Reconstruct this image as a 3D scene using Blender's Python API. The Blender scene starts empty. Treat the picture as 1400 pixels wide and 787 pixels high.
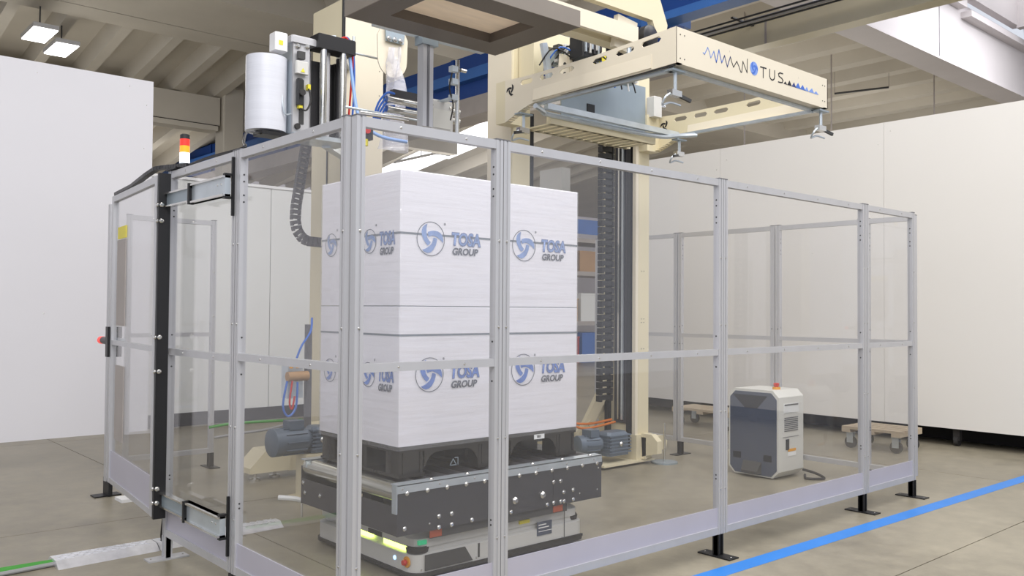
import bpy, bmesh, math, random
from mathutils import Vector, Matrix, Euler
random.seed(7)
PI = math.pi
sc = bpy.context.scene
col = sc.collection

# ------------------------------------------------------------ camera
cam_d = bpy.data.cameras.new('camera'); cam = bpy.data.objects.new('camera', cam_d); col.objects.link(cam)
FPX, PITCH, ROLL, YAW = 1188.2, math.radians(1.417), math.radians(0.421), math.radians(48.764)
cam_d.sensor_width = 36.0; cam_d.lens = FPX / 1400 * 36.0; cam_d.clip_end = 200
_f = Vector((math.cos(PITCH)*math.cos(YAW), math.cos(PITCH)*math.sin(YAW), math.sin(PITCH)))
_r = Vector((math.sin(YAW), -math.cos(YAW), 0)); _u = _r.cross(_f)
_r2 = math.cos(ROLL)*_r + math.sin(ROLL)*_u; _u2 = -math.sin(ROLL)*_r + math.cos(ROLL)*_u
cam.matrix_world = Matrix(((_r2.x, _u2.x, -_f.x, -1.616), (_r2.y, _u2.y, -_f.y, -2.711), (_r2.z, _u2.z, -_f.z, 1.271), (0, 0, 0, 1)))
sc.camera = cam
# ------------------------------------------------------------ world, lights, exposure
w = bpy.data.worlds.new('world'); sc.world = w; w.use_nodes = True
bg = w.node_tree.nodes['Background']; bg.inputs[0].default_value = (0.86, 0.9, 1.0, 1); bg.inputs[1].default_value = 0.85
sc.view_settings.view_transform = 'Standard'; sc.view_settings.look = 'None'
sc.view_settings.exposure = 0.0; sc.view_settings.gamma = 1.0; sc.view_settings.use_curve_mapping = False
def area(name, loc, sx, sy, power, color=(1, .97, .93), rot=(0, 0, 0)):
    d = bpy.data.lights.new(name, 'AREA'); d.shape = 'RECTANGLE'; d.size = sx; d.size_y = sy; d.energy = power; d.color = color
    o = bpy.data.objects.new(name, d); o.location = loc; o.rotation_euler = rot; col.objects.link(o); return o
def fill_point(loc, power, color=(1, .97, .92), r=.45):  # point light added to brighten ceiling and hall, without a lamp body
    d = bpy.data.lights.new('hall_fill_point', 'POINT'); d.shadow_soft_size = r; d.energy = power; d.color = color
    o = bpy.data.objects.new('hall_fill_point', d); o.location = loc; col.objects.link(o); return o
area('skylight_and_fill', (-3.5, -5.0, 6.9), 7, 4, 620, (1, .985, .97), (math.radians(28), 0, math.radians(-42)))  # added key fill from above and behind the viewer, no roof light there
area('skylight_and_fill', (5.0, -1.5, 6.9), 6, 3, 300, (1, .985, .97), (math.radians(12), 0, 0))  # unseen overhead fill put in over the front right
area('skylight_and_fill', (15.5, 1.5, 7.35), 4, 3, 300, (.95, .96, 1))
area('skylight_and_fill', (1.5, 0.2, 6.9), 5, 3, 190, (1, .985, .97))  # extra panel added to brighten the cell, no roof opening above it
for p_, e_ in (((1.5, 8.6, 4.2), 70), ((8.5, 7.2, 3.9), 110), ((13.0, 7.5, 3.9), 120), ((18.0, 7.5, 3.9), 120), ((23.0, 10.0, 3.9), 120), ((12.0, 16.0, 3.9), 170), ((1.9, 13.0, 4.0), 75), ((5.5, 19.0, 3.8), 80)): fill_point(p_, e_, r=.9)

# ------------------------------------------------------------ materials
def mat(name, c, rough=.5, metal=0.0, var=.06, vscale=4.0, bump=0.0, bscale=40, spec=.5, emit=None, estr=0, stretch=None):
    m = bpy.data.materials.new(name); m.use_nodes = True
    nt = m.node_tree; b = nt.nodes['Principled BSDF']
    b.inputs['Roughness'].default_value = rough; b.inputs['Metallic'].default_value = metal
    b.inputs['Specular IOR Level'].default_value = spec
    tc = nt.nodes.new('ShaderNodeTexCoord'); mp = nt.nodes.new('ShaderNodeMapping')
    nt.links.new(tc.outputs['Object'], mp.inputs[0])
    if stretch: mp.inputs['Scale'].default_value = stretch
    n = nt.nodes.new('ShaderNodeTexNoise'); n.inputs['Scale'].default_value = vscale; n.inputs['Detail'].default_value = 4
    nt.links.new(mp.outputs[0], n.inputs['Vector'])
    r = nt.nodes.new('ShaderNodeValToRGB')
    r.color_ramp.elements[0].position = .3; r.color_ramp.elements[1].position = .7
    r.color_ramp.elements[0].color = (c[0]*(1-var), c[1]*(1-var), c[2]*(1-var), 1)
    r.color_ramp.elements[1].color = (min(1, c[0]*(1+var)), min(1, c[1]*(1+var)), min(1, c[2]*(1+var)), 1)
    nt.links.new(n.outputs['Fac'], r.inputs[0]); nt.links.new(r.outputs[0], b.inputs['Base Color'])
    if bump:
        n2 = nt.nodes.new('ShaderNodeTexNoise'); n2.inputs['Scale'].default_value = bscale; nt.links.new(mp.outputs[0], n2.inputs['Vector'])
        bp = nt.nodes.new('ShaderNodeBump'); bp.inputs['Strength'].default_value = bump; bp.inputs['Distance'].default_value = .01
        nt.links.new(n2.outputs['Fac'], bp.inputs['Height']); nt.links.new(bp.outputs[0], b.inputs['Normal'])
    if emit:
        b.inputs['Emission Color'].default_value = (*emit, 1); b.inputs['Emission Strength'].default_value = estr
    return m
def S(r, g, b):   # 0-255 sRGB to linear
    f = lambda v: (v/255/12.92) if v/255 <= .04045 else ((v/255+.055)/1.055)**2.4
    return (f(r), f(g), f(b))
def pane_mat(name, haze=.013, hcol=(.85, .85, .95), bump=0.0, base=.045, tint=(.99, .99, .992), rough=.015, bscale=6):
    m = bpy.data.materials.new(name); m.use_nodes = True; nt = m.node_tree; nt.nodes.clear(); L = nt.links.new
    out = nt.nodes.new('ShaderNodeOutputMaterial'); g = nt.nodes.new('ShaderNodeNewGeometry')
    tr = nt.nodes.new('ShaderNodeBsdfTransparent'); tr.inputs[0].default_value = (*tint, 1)
    gl = nt.nodes.new('ShaderNodeBsdfGlossy'); gl.inputs['Roughness'].default_value = rough
    df = nt.nodes.new('ShaderNodeBsdfDiffuse'); df.inputs[0].default_value = (*hcol, 1)
    dp = nt.nodes.new('ShaderNodeVectorMath'); dp.operation = 'DOT_PRODUCT'
    nrm = g.outputs['Normal']
    if bump:
        tc = nt.nodes.new('ShaderNodeTexCoord'); n = nt.nodes.new('ShaderNodeTexNoise'); n.inputs['Scale'].default_value = bscale; n.inputs['Detail'].default_value = 5
        mp = nt.nodes.new('ShaderNodeMapping'); mp.inputs['Scale'].default_value = (1, 1, 3); L(tc.outputs['Object'], mp.inputs[0]); L(mp.outputs[0], n.inputs['Vector'])
        bp = nt.nodes.new('ShaderNodeBump'); bp.inputs['Strength'].default_value = bump; bp.inputs['Distance'].default_value = .02
        L(n.outputs['Fac'], bp.inputs['Height']); L(bp.outputs[0], gl.inputs['Normal'])
    L(g.outputs['Incoming'], dp.inputs[0]); L(nrm, dp.inputs[1])
    def M(op, a, b=None, clamp=False):
        k = nt.nodes.new('ShaderNodeMath'); k.operation = op; k.use_clamp = clamp
        for i, v in enumerate((a, b)):
            if v is None: continue
            if isinstance(v, (int, float)): k.inputs[i].default_value = v
            else: L(v, k.inputs[i])
        return k.outputs[0]
    c = M('ABSOLUTE', dp.outputs['Value']); q = M('SUBTRACT', 1.0, c, True); p5 = M('POWER', q, 5.0)
    fac = M('ADD', M('MULTIPLY', p5, 1-base), base, True)
    mx = nt.nodes.new('ShaderNodeMixShader'); L(fac, mx.inputs[0]); L(tr.outputs[0], mx.inputs[1]); L(gl.outputs[0], mx.inputs[2])
    m2 = nt.nodes.new('ShaderNodeMixShader'); m2.inputs[0].default_value = haze; L(mx.outputs[0], m2.inputs[1]); L(df.outputs[0], m2.inputs[2])
    L(m2.outputs[0], out.inputs[0]); return m
def floor_mat():
    m = mat('concrete_floor', S(168, 158, 142), .38, var=.1, vscale=1.3, bump=.04, bscale=60)
    nt = m.node_tree; L = nt.links.new; b = nt.nodes['Principled BSDF']
    g = nt.nodes.new('ShaderNodeNewGeometry')
    n = nt.nodes.new('ShaderNodeTexNoise'); n.inputs['Scale'].default_value = 7; n.inputs['Detail'].default_value = 8; n.inputs['Roughness'].default_value = .7
    L(g.outputs['Position'], n.inputs['Vector'])
    n3 = nt.nodes.new('ShaderNodeTexNoise'); n3.inputs['Scale'].default_value = .8; n3.inputs['Detail'].default_value = 5
    L(g.outputs['Position'], n3.inputs['Vector'])
    r = nt.nodes.new('ShaderNodeValToRGB'); r.color_ramp.elements[0].position = .3; r.color_ramp.elements[1].position = .72
    r.color_ramp.elements[0].color = (*S(112, 106, 92), 1); r.color_ramp.elements[1].color = (*S(168, 160, 141), 1)
    mx = nt.nodes.new('ShaderNodeMath'); mx.operation = 'MULTIPLY_ADD'; mx.inputs[1].default_value = .5
    ad = nt.nodes.new('ShaderNodeMath'); ad.operation = 'MULTIPLY'; ad.inputs[1].default_value = .5
    L(n3.outputs['Fac'], ad.inputs[0]); L(n.outputs['Fac'], mx.inputs[0]); L(ad.outputs[0], mx.inputs[2])
    L(mx.outputs[0], r.inputs[0]); L(r.outputs[0], b.inputs['Base Color'])
    rr = nt.nodes.new('ShaderNodeMapRange'); rr.inputs[3].default_value = .28; rr.inputs[4].default_value = .5
    L(n.outputs['Fac'], rr.inputs[0]); L(rr.outputs[0], b.inputs['Roughness'])
    return m
M = {}
M['floor'] = floor_mat()
M['joint'] = mat('floor_joint', S(88, 80, 70), .8)
M['concrete'] = mat('ceiling_concrete', S(196, 189, 176), .8, var=.05, vscale=1.2)
M['concrete_w'] = mat('painted_concrete', S(214, 208, 208), .7, var=.03, vscale=1.2)
M['white_board'] = mat('white_board', S(231, 230, 235), .55, var=.012, vscale=.8)
M['ivory_board'] = mat('ivory_board', S(224, 221, 216), .55, var=.012, vscale=.8)
M['grey_board'] = mat('grey_board', S(222, 223, 221), .6, var=.012)
M['alu'] = mat('anodised_aluminium', S(196, 196, 199), .36, .4, var=.03, vscale=12, stretch=(1, 1, .1))
M['alu_dark'] = mat('aluminium_groove', S(120, 120, 124), .5, .5)
M['kick'] = mat('kick_plate_sheet', S(196, 194, 208), .35, .35, var=.03, vscale=3)
M['pane'] = pane_mat('clear_polycarbonate')
M['film'] = pane_mat('stretch_film', haze=.06, hcol=(.95, .95, .97), bump=1.0, base=.10, rough=.13, bscale=5)
M['film2'] = pane_mat('loose_film', haze=.25, bump=.8, base=.08, rough=.08, bscale=12)
M['black'] = mat('black_metal', S(30, 30, 32), .45, .2)
M['black_plastic'] = mat('black_plastic', S(38, 38, 40), .4)
M['pallet'] = mat('black_pallet_plastic', S(50, 48, 46), .22, var=.15, vscale=9, bump=.15)
M['carton'] = mat('white_carton', S(243, 241, 247), .34, var=.015, bump=.3, bscale=5, stretch=(.5, .5, 7))
M['seam'] = mat('carton_gap', S(120, 128, 136), .7)
M['cream'] = mat('cream_paint', S(220, 210, 180), .42, var=.03, vscale=2)
M['cream_l'] = mat('pale_cream_paint', S(226, 217, 197), .42, var=.02, vscale=2)
M['panel_grey'] = mat('dark_grey_paint', S(70, 69, 72), .38, .1, var=.05)
M['steel'] = mat('zinc_steel', S(198, 206, 212), .32, .6, var=.08, vscale=10)
M['steel_plate'] = mat('blue_grey_steel', S(160, 172, 180), .4, .55, var=.08, vscale=3)
M['chrome'] = mat('bright_steel', S(215, 214, 210), .18, .95)
M['roller'] = mat('roller_steel', S(200, 200, 190), .22, .9)
M['agv'] = mat('light_grey_body', S(205, 204, 200), .4, var=.02)
M['agv_dark'] = mat('dark_insert', S(74, 74, 74), .5)
M['rubber'] = mat('rubber', S(48, 46, 46), .7)
M['charger_w'] = mat('off_white_body', S(214, 213, 206), .45, var=.02)
M['charger_d'] = mat('slate_front', S(80, 88, 106), .35, .1, var=.06, vscale=3)
M['charger_dd'] = mat('dark_slate', S(26, 32, 46), .3)
M['blue_tape'] = mat('blue_floor_tape', S(44, 128, 214), .45, var=.05)
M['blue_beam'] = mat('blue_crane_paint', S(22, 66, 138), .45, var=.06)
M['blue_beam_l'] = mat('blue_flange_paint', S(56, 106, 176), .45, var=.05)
M['beam_grey'] = mat('grey_beige_steel', S(168, 160, 155), .6)
M['rail'] = mat('dark_rail', S(70, 70, 70), .5, .4)
M['motor'] = mat('blue_grey_motor', S(104, 116, 130), .42, .1, var=.08)
M['taupe'] = mat('taupe_paint', S(98, 90, 82), .5, var=.05)
M['taupe_l'] = mat('platen_edge_paint', S(132, 124, 115), .5, var=.05)
M['plywood'] = mat('plywood', S(246, 226, 198), .6, var=.06, vscale=5, stretch=(1, 6, 1))
M['logo_blue'] = mat('print_blue', S(92, 128, 205), .5, var=.2, vscale=14)
M['logo_faded'] = mat('print_blue_faded', S(134, 160, 210), .5, var=.2, vscale=16)
M['logo_outline'] = mat('print_blue_dark', S(96, 112, 160), .5)
M['logo_grey'] = mat('print_grey', S(92, 96, 108), .5)
M['ink_black'] = mat('print_black', S(30, 30, 34), .5)
M['ink_b1'] = mat('print_pale_blue', S(120, 150, 215), .5)
M['ink_b2'] = mat('print_mid_blue', S(70, 110, 195), .5)
M['ink_b3'] = mat('print_navy', S(50, 64, 120), .5)
M['white'] = mat('white_plastic', S(235, 235, 235), .4)
M['label_w'] = mat('label_white', S(238, 238, 236), .5)
M['yellow'] = mat('yellow_label', S(228, 214, 60), .5)
M['orange'] = mat('orange_sticker', S(172, 84, 58), .5)
M['amber'] = mat('amber_plastic', S(230, 160, 30), .4)
M['red'] = mat('red_plastic', S(205, 45, 35), .35)
M['green_cable'] = mat('green_cable', S(70, 150, 60), .5)
M['grey_cable'] = mat('grey_cable', S(150, 150, 150), .5)
M['blue_hose'] = mat('blue_hose', S(60, 110, 200), .35)
M['pale_hose'] = mat('pale_blue_hose', S(140, 172, 224), .3)
M['orange_cable'] = mat('orange_cable', S(215, 120, 40), .5)
M['checker'] = mat('checker_plate_metal', S(225, 225, 228), .3, .55, var=.1, vscale=20)
M['wood'] = mat('dolly_wood', S(190, 174, 150), .7, var=.08)
M['tube_grey'] = mat('grey_reel_film', S(214, 216, 224), .3, var=.05, vscale=3, stretch=(.3, .3, 6), bump=.1, bscale=20)
M['cardboard'] = mat('cardboard', S(176, 140, 100), .8)
M['rack_blue'] = mat('rack_blue', S(60, 104, 176), .5)
M['rack_red'] = mat('rack_red', S(160, 50, 45), .5)
M['lamp_em'] = mat('lamp_diffuser', (1, 1, 1), .5, emit=(1, 1, .97), estr=6)
M['sky_em'] = mat('skylight_pane', (1, 1, 1), .5, emit=(.95, .96, 1), estr=1.6)
M['yg_em'] = mat('status_light', (.6, .8, .1), .4, emit=(.75, 1, .15), estr=5)
M['g_em'] = mat('green_display', (.0, .3, .1), .4, emit=(.03, .5, .25), estr=.5)
M['b_em'] = mat('blue_ring_light', (.3, .5, 1), .4, emit=(.35, .6, 1), estr=2.5)
M['r_em'] = mat('red_lens', S(200, 40, 35), .3, emit=(.9, .05, .03), estr=.7)
M['o_em'] = mat('orange_lens', S(240, 140, 30), .3, emit=(1, .35, .02), estr=.9)
M['w_em'] = mat('white_lens', (1, 1, 1), .3, emit=(1, 1, 1), estr=4)
M['gap_shade'] = mat('gap_shade_dark', S(40, 38, 38), .8)  # near-black that stands in for shade in gaps

# ------------------------------------------------------------ mesh helpers
class MB:
    def __init__(s): s.v = []; s.f = []; s.sm = []
    def quadbox(s, c8):
        b = len(s.v); s.v += [tuple(p) for p in c8]
        for q in ((0, 3, 2, 1), (4, 5, 6, 7), (0, 1, 5, 4), (1, 2, 6, 5), (2, 3, 7, 6), (3, 0, 4, 7)):
            s.f.append(tuple(b+i for i in q)); s.sm.append(False)
        return s
    def box(s, x0, y0, z0, x1, y1, z1):
        x0, x1 = min(x0, x1), max(x0, x1); y0, y1 = min(y0, y1), max(y0, y1); z0, z1 = min(z0, z1), max(z0, z1)
        return s.quadbox([(x0, y0, z0), (x1, y0, z0), (x1, y1, z0), (x0, y1, z0), (x0, y0, z1), (x1, y0, z1), (x1, y1, z1), (x0, y1, z1)])
    def cbox(s, x0, y0, z0, x1, y1, z1, c):           # box with chamfered vertical edges and top edge
        pts = [(x0+c, y0), (x1-c, y0), (x1, y0+c), (x1, y1-c), (x1-c, y1), (x0+c, y1), (x0, y1-c), (x0, y0+c)]
        s.loft([[(x, y, z0) for x, y in pts], [(x, y, z1-c) for x, y in pts],
                [(x+(c*.7 if x < (x0+x1)/2 else -c*.7), y+(c*.7 if y < (y0+y1)/2 else -c*.7), z1) for x, y in pts]]); return s
    def obar(s, a, b, w, h, up=(0, 0, 1)):             # rectangular bar from a to b
        a = Vector(a); b = Vector(b); d = (b-a).normalized(); u = Vector(up)
        side = d.cross(u)
        if side.length < 1e-4: side = d.cross(Vector((1, 0, 0)))
        side.normalize(); u = side.cross(d).normalized()
        c8 = []
        for p in (a, b):
            c8.append([p - side*w/2 - u*h/2, p + side*w/2 - u*h/2, p + side*w/2 + u*h/2, p - side*w/2 + u*h/2])
        A, B = c8
        return s.quadbox([A[0], A[1], A[2], A[3], B[0], B[1], B[2], B[3]])
    def loft(s, rings, cap=True, smooth=False, closed=True):
        b = len(s.v); n = len(rings[0])
        for r in rings: s.v += [tuple(p) for p in r]
        for i in range(len(rings)-1):
            for j in range(n if closed else n-1):
                k = (j+1) % n
                s.f.append((b+i*n+j, b+i*n+k, b+(i+1)*n+k, b+(i+1)*n+j)); s.sm.append(smooth)
        if cap:
            s.f.append(tuple(b+j for j in reversed(range(n)))); s.sm.append(False)
            s.f.append(tuple(b+(len(rings)-1)*n+j for j in range(n))); s.sm.append(False)
        return s
    def cyl(s, a, b, r, n=16, r2=None, prof=None):
        a = Vector(a); b = Vector(b); d = (b-a); L = d.length; d.normalize()
        x = d.orthogonal().normalized(); y = d.cross(x)
        prof = prof or [(0, r), (1, r2 if r2 is not None else r)]
        s.loft([[a + d*L*t + (x*math.cos(2*PI*k/n) + y*math.sin(2*PI*k/n))*rr for k in range(n)] for t, rr in prof], smooth=True)
        return s
    def tube(s, pts, r, n=8, sub=4):
        P = [Vector(p) for p in pts]
        if sub > 1 and len(P) > 2:
            Q = []
            for i in range(len(P)-1):
                p0 = P[max(i-1, 0)]; p1 = P[i]; p2 = P[i+1]; p3 = P[min(i+2, len(P)-1)]
                for k in range(sub):
                    t = k/sub
                    Q.append(.5*((2*p1)+(p2-p0)*t+(2*p0-5*p1+4*p2-p3)*t*t+(-p0+3*p1-3*p2+p3)*t**3))
            Q.append(P[-1]); P = Q
        rings = []; x = None
        for i, p in enumerate(P):
            d = (P[min(i+1, len(P)-1)] - P[max(i-1, 0)]).normalized()
            if x is None: x = d.orthogonal().normalized()
            x = (x - d*x.dot(d)).normalized(); y = d.cross(x)
            rings.append([p + (x*math.cos(2*PI*k/n)+y*math.sin(2*PI*k/n))*r for k in range(n)])
        return s.loft(rings, smooth=True)
    def prism(s, poly, O, X, Y, h):                    # polygon (2D) in frame O,X,Y extruded by h along X x Y, centred at O side
        O = Vector(O); X = Vector(X); Y = Vector(Y); N = X.cross(Y).normalized()
        return s.loft([[O + X*p[0] + Y*p[1] for p in poly], [O + X*p[0] + Y*p[1] + N*h for p in poly]])
    def hollow(s, outer, holes_rings, O, X, Y, h): ...
    def build(s, name, m, parent=None, kind=None, label=None):
        me = bpy.data.meshes.new(name); inv = WM[parent].inverted() if parent else Matrix.Identity(4)
        me.from_pydata([tuple(inv @ Vector(p)) for p in s.v], [], s.f); me.polygons.foreach_set('use_smooth', s.sm)
        me.materials.append(m); me.update()
        bm = bmesh.new(); bm.from_mesh(me); bmesh.ops.recalc_face_normals(bm, faces=bm.faces); bm.to_mesh(me); bm.free()
        me.set_sharp_from_angle(angle=math.radians(40)) if any(s.sm) else None
        o = bpy.data.objects.new(name, me); col.objects.link(o)
        if parent: o.parent = parent; WM[o] = WM[parent].copy()
        else: WM[o] = Matrix.Identity(4)
        if kind: o['kind'] = kind
        if label: o['label'] = label
        return o
WM = {}
def thing(name, label, cat, loc, rz=0, group=None, kind=None):
    o = bpy.data.objects.new(name, None); o.empty_display_size = .1; col.objects.link(o)
    o.location = loc; o.rotation_euler = (0, 0, rz)
    if kind: o['kind'] = kind
    if label: o['label'] = label
    if cat: o['category'] = cat
    if group: o['group'] = group
    WM[o] = Matrix.Translation(Vector(loc)) @ Matrix.Rotation(rz, 4, 'Z'); return o
def tag(o, label, cat, group=None, kind=None):
    o['label'] = label; o['category'] = cat
    if group: o['group'] = group
    if kind: o['kind'] = kind
    return o
def recenter(o):                                        # put a top-level mesh's origin at its base centre
    vs = [v.co for v in o.data.vertices]
    c = Vector(((min(v.x for v in vs)+max(v.x for v in vs))/2, (min(v.y for v in vs)+max(v.y for v in vs))/2, min(v.z for v in vs)))
    o.data.transform(Matrix.Translation(-c)); o.location = c; WM[o] = Matrix.Translation(c); return o
def share(src, parent, world_loc, rot=None, name=None):  # a copy of a small part, sharing its mesh data
    o = src.copy(); col.objects.link(o); o.parent = parent
    o.matrix_local = WM[parent].inverted() @ (Matrix.Translation(Vector(world_loc)) @ (rot or Matrix.Identity(4)))
    return o
def knob_proto(name, r, h, m, n=10, dome=True):
    b = MB(); b.cyl((0, 0, 0), (0, 0, h), r, n, prof=[(0, r), (.5, r), (1, r*.55 if dome else r)])
    me_o = b.build(name, m); me = me_o.data; bpy.data.objects.remove(me_o); return me
def place_mesh(me, name, parent, loc, normal=(0, 0, 1)):
    o = bpy.data.objects.new(name, me); col.objects.link(o); o.parent = parent
    q = Vector(normal).to_track_quat('Z', 'Y').to_matrix().to_4x4()
    o.matrix_local = WM[parent].inverted() @ (Matrix.Translation(Vector(loc)) @ q); WM[o] = WM[parent]
    return o
BOLT = knob_proto('bolt', .0115, .009, M['chrome'])
BIGBOLT = knob_proto('bolt', .019, .018, M['chrome'], 12)
SCREW = knob_proto('screw', .005, .003, M['chrome'], 8)
HOLE = knob_proto('bolt_hole', .0042, .0015, M['black'], 8, False)
def text(s, name, size, m, parent, O, X, Y, shear=0.0, off=0.0, sx=1.0, center=True, h=.0006, label=None):
    cu = bpy.data.curves.new(name, 'FONT'); cu.body = s; cu.size = size; cu.offset = off; cu.resolution_u = 3
    if center: cu.align_x = 'CENTER'; cu.align_y = 'CENTER'
    t = bpy.data.objects.new(name, cu); me = bpy.data.meshes.new_from_object(t)
    O = Vector(O); X = Vector(X).normalized(); Y = Vector(Y).normalized(); N = X.cross(Y)
    inv = WM[parent].inverted()
    bm = bmesh.new(); bm.from_mesh(me)
    for v in bm.verts: v.co = inv @ (O + X*((v.co.x+shear*v.co.y)*sx) + Y*v.co.y + N*h)
    bm.to_mesh(me); bm.free()
    me.materials.clear(); me.materials.append(m); me.name = name
    bpy.data.objects.remove(t)
    o = bpy.data.objects.new(name, me); col.objects.link(o); o.parent = parent; WM[o] = WM[parent]
    if label: o['label'] = label
    return o
def flat_poly(polys, name, m, parent, O, X, Y, h=.0006, kind=None):
    b = MB(); O = Vector(O); X = Vector(X).normalized(); Y = Vector(Y).normalized()
    for p in polys: b.prism(p, O, X, Y, h)
    return b.build(name, m, parent, kind)
def stroke(pts, wd):
    out = []
    for i in range(len(pts)-1):
        a = Vector(pts[i]); b = Vector(pts[i+1]); d = (b-a).normalized(); n = Vector((-d.y, d.x))*wd/2; e = d*wd*.35
        out.append([tuple(a-e-n), tuple(b+e-n), tuple(b+e+n), tuple(a-e+n)])
    return out
def ringpoly(rx, ry, wd, n=28):
    out = []
    for k in range(n):
        a = 2*PI*k/n; b = 2*PI*(k+1)/n
        out.append([(math.cos(a)*(rx-wd), math.sin(a)*(ry-wd)), (math.cos(a)*rx, math.sin(a)*ry), (math.cos(b)*rx, math.sin(b)*ry), (math.cos(b)*(rx-wd), math.sin(b)*(ry-wd))])
    return out
BLADE = [(-.28, .9), (-.46, .82), (-.63, .65), (-.70, .42), (-.67, .18), (-.53, -.1), (-.38, -.28), (-.23, -.41), (-.1, -.33), (-.02, -.2), (-.16, -.08), (-.28, .08), (-.33, .3), (-.34, .6)]
def blades(r):
    out = []
    for k in range(3):
        a = -k*2*PI/3
        out.append([((x*math.cos(a)-y*math.sin(a))*r, (x*math.sin(a)+y*math.cos(a))*r) for x, y in BLADE])
    return out

# ------------------------------------------------------------ floor (concrete slabs with sawn joints)
fl = thing('floor', None, None, (6, 6, 0), kind='structure')
MB().box(-9, -9, -.3, 27, 24, -.006).build('joint_bed', M['joint'], fl)
xs = [-9, -4.45, .55, 5.55, 10.55, 15.55, 20.55, 27]; ys = [-9, -4.26, -.76, 2.74, 6.24, 9.74, 13.24, 16.74, 20.24, 24]
for i in range(len(xs)-1):
    for j in range(len(ys)-1):
        MB().box(xs[i]+.003, ys[j]+.003, -.2, xs[i+1]-.003, ys[j+1]-.003, 0).build('floor_slab', M['floor'], fl)

# ------------------------------------------------------------ ceiling and hall shell
ce = thing('ceiling', None, None, (6, 6, 7), kind='structure')
MB().box(-9, -9, 8.3, 27, 4.2, 8.5).build('roof_slab', M['concrete_w'], ce)
def tbeam(y, z0, z1, w0, w1, m, x0=-9, x1=27):
    b = MB()
    prof = [(y-w0/2, z0), (y+w0/2, z0), (y+w0/2, z0+.12), (y+w1/2, z0+.28), (y+w1/2, z1), (y-w1/2, z1), (y-w1/2, z0+.28), (y-w0/2, z0+.12)]
    b.loft([[(x, p[0], p[1]) for p in prof] for x in (x0, x1)]); return b.build('main_beam', m, ce)
# main beam whose painted near face takes the daylight
b = MB(); prof = [(4.14, 6.0), (4.70, 6.0), (4.70, 7.3), (4.18, 7.3), (4.18, 6.06), (4.14, 6.04)]
b.loft([[(x, p[0], p[1]) for p in prof] for x in (-9, 27)]); b.build('main_beam', M['concrete_w'], ce)
MB().box(-9, 4.02, 7.15, 15.9, 4.4, 7.35).build('beam_flange', M['concrete_w'], ce)
MB().box(16.0, 3.98, 7.0, 27, 4.4, 7.12).build('beam_flange', M['concrete_w'], ce)
for x in (11.4, 15.0): MB().box(x, 4.172, 6.06, x+.012, 4.18, 7.0).build('beam_joint', M['alu_dark'], ce)
# near bay ribs beyond the roof light
MB().box(18.6, -6, 7.6, 27, 4.0, 7.8).build('roof_slab', M['concrete'], ce)
for k in range(7):
    x = 19.0+k*1.15
    MB().loft([[(x-.14, y, 7.22), (x+.14, y, 7.22), (x+.22, y, 7.6), (x-.22, y, 7.6)] for y in (-6, 4.0)]).build('rib', M['concrete'], ce)
MB().box(12.5, 0.2, 8.15, 18.4, 4.0, 8.2).build('skylight', M['sky_em'], ce)
MB().box(18.4, -2, 7.3, 18.6, 4.0, 8.3).build('skylight_curb', M['concrete_w'], ce)
MB().box(10.8, 3.98, 7.35, 18.6, 4.14, 8.3).build('skylight_curb', M['concrete_w'], ce)
# middle bay: slab with wide ribs
MB().box(-9, 4.70, 6.62, 27, 10.4, 6.85).build('roof_slab', M['concrete'], ce)
for k in range(30):
    x = -8.4+k*1.18
    MB().loft([[(x-.16, y, 6.3), (x+.16, y, 6.3), (x+.32, y, 6.62), (x-.32, y, 6.62)] for y in (4.70, 10.4)]).build('rib', M['concrete'], ce)
# broad smooth beam between middle and back bays
MB().box(-9, 10.3, 6.0, 27, 11.95, 6.9).build('main_beam', M['concrete'], ce)
MB().box(-9, 11.95, 6.03, 27, 11.99, 6.07).build('shadow_gap', M['gap_shade'], ce)
MB().box(-9, 11.99, 6.0, 27, 12.6, 6.5).build('main_beam', M['concrete'], ce)
# back bay: sloping ribbed slab
def slope(y): return 6.02 - (y-12.6)*.135
for (xa, xb, ya, yb) in ((-9, 12.3, 12.6, 22), (12.3, 13.6, 12.6, 14.3), (12.3, 13.6, 20.8, 22), (13.6, 27, 12.6, 22)):
    MB().loft([[(x, ya, slope(ya)+.32), (x, yb, slope(yb)+.32), (x, yb, slope(yb)+.5), (x, ya, slope(ya)+.5)] for x in (xa, xb)]).build('roof_slab', M['concrete'], ce)
for k in range(31):
    x = -7.2+k*.86
    if 12.2 < x < 13.7: continue
    MB().loft([[(x-.09, y, slope(y)), (x+.09, y, slope(y)), (x+.15, y, slope(y)+.33), (x-.15, y, slope(y)+.33)] for y in (12.6, 22)]).build('rib', M['concrete'], ce)
MB().loft([[(x, 14.2, 6.11), (x, 21, 5.22), (x, 21, 5.27), (x, 14.2, 6.16)] for x in (12.2, 13.7)]).build('skylight', M['sky_em'], ce)
# gutter beam with its lower flange and column
g = thing('trim_1', None, None, (0, 15.1, 5), kind='structure')
MB().box(-9, 15.0, 5.08, 5.72, 15.3, 5.66).build('gutter_beam', M['concrete'], g)
MB().box(-9, 14.94, 4.95, 5.66, 15.3, 5.05).build('beam_flange', M['concrete'], g)
MB().box(-9, 15.02, 5.05, 5.7, 15.28, 5.08).build('shadow_gap', M['gap_shade'], g)
g = thing('trim_2', None, None, (5.98, 15.1, 0), kind='structure')
MB().cbox(5.76, 14.9, 0, 6.2, 15.34, 5.9, .02).build('column', M['concrete'], g)
MB().box(6.2, 15.0, 5.25, 12.0, 15.25, 5.75).build('gutter_beam', M['concrete'], g)
MB().box(-9, 23.6, 0, 27, 23.9, 8).build('wall_back', M['concrete_w'], None, 'structure')
MB().box(26.7, -9, 0, 27, 23.9, 8.5).build('wall_right', M['concrete_w'], None, 'structure')
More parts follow.
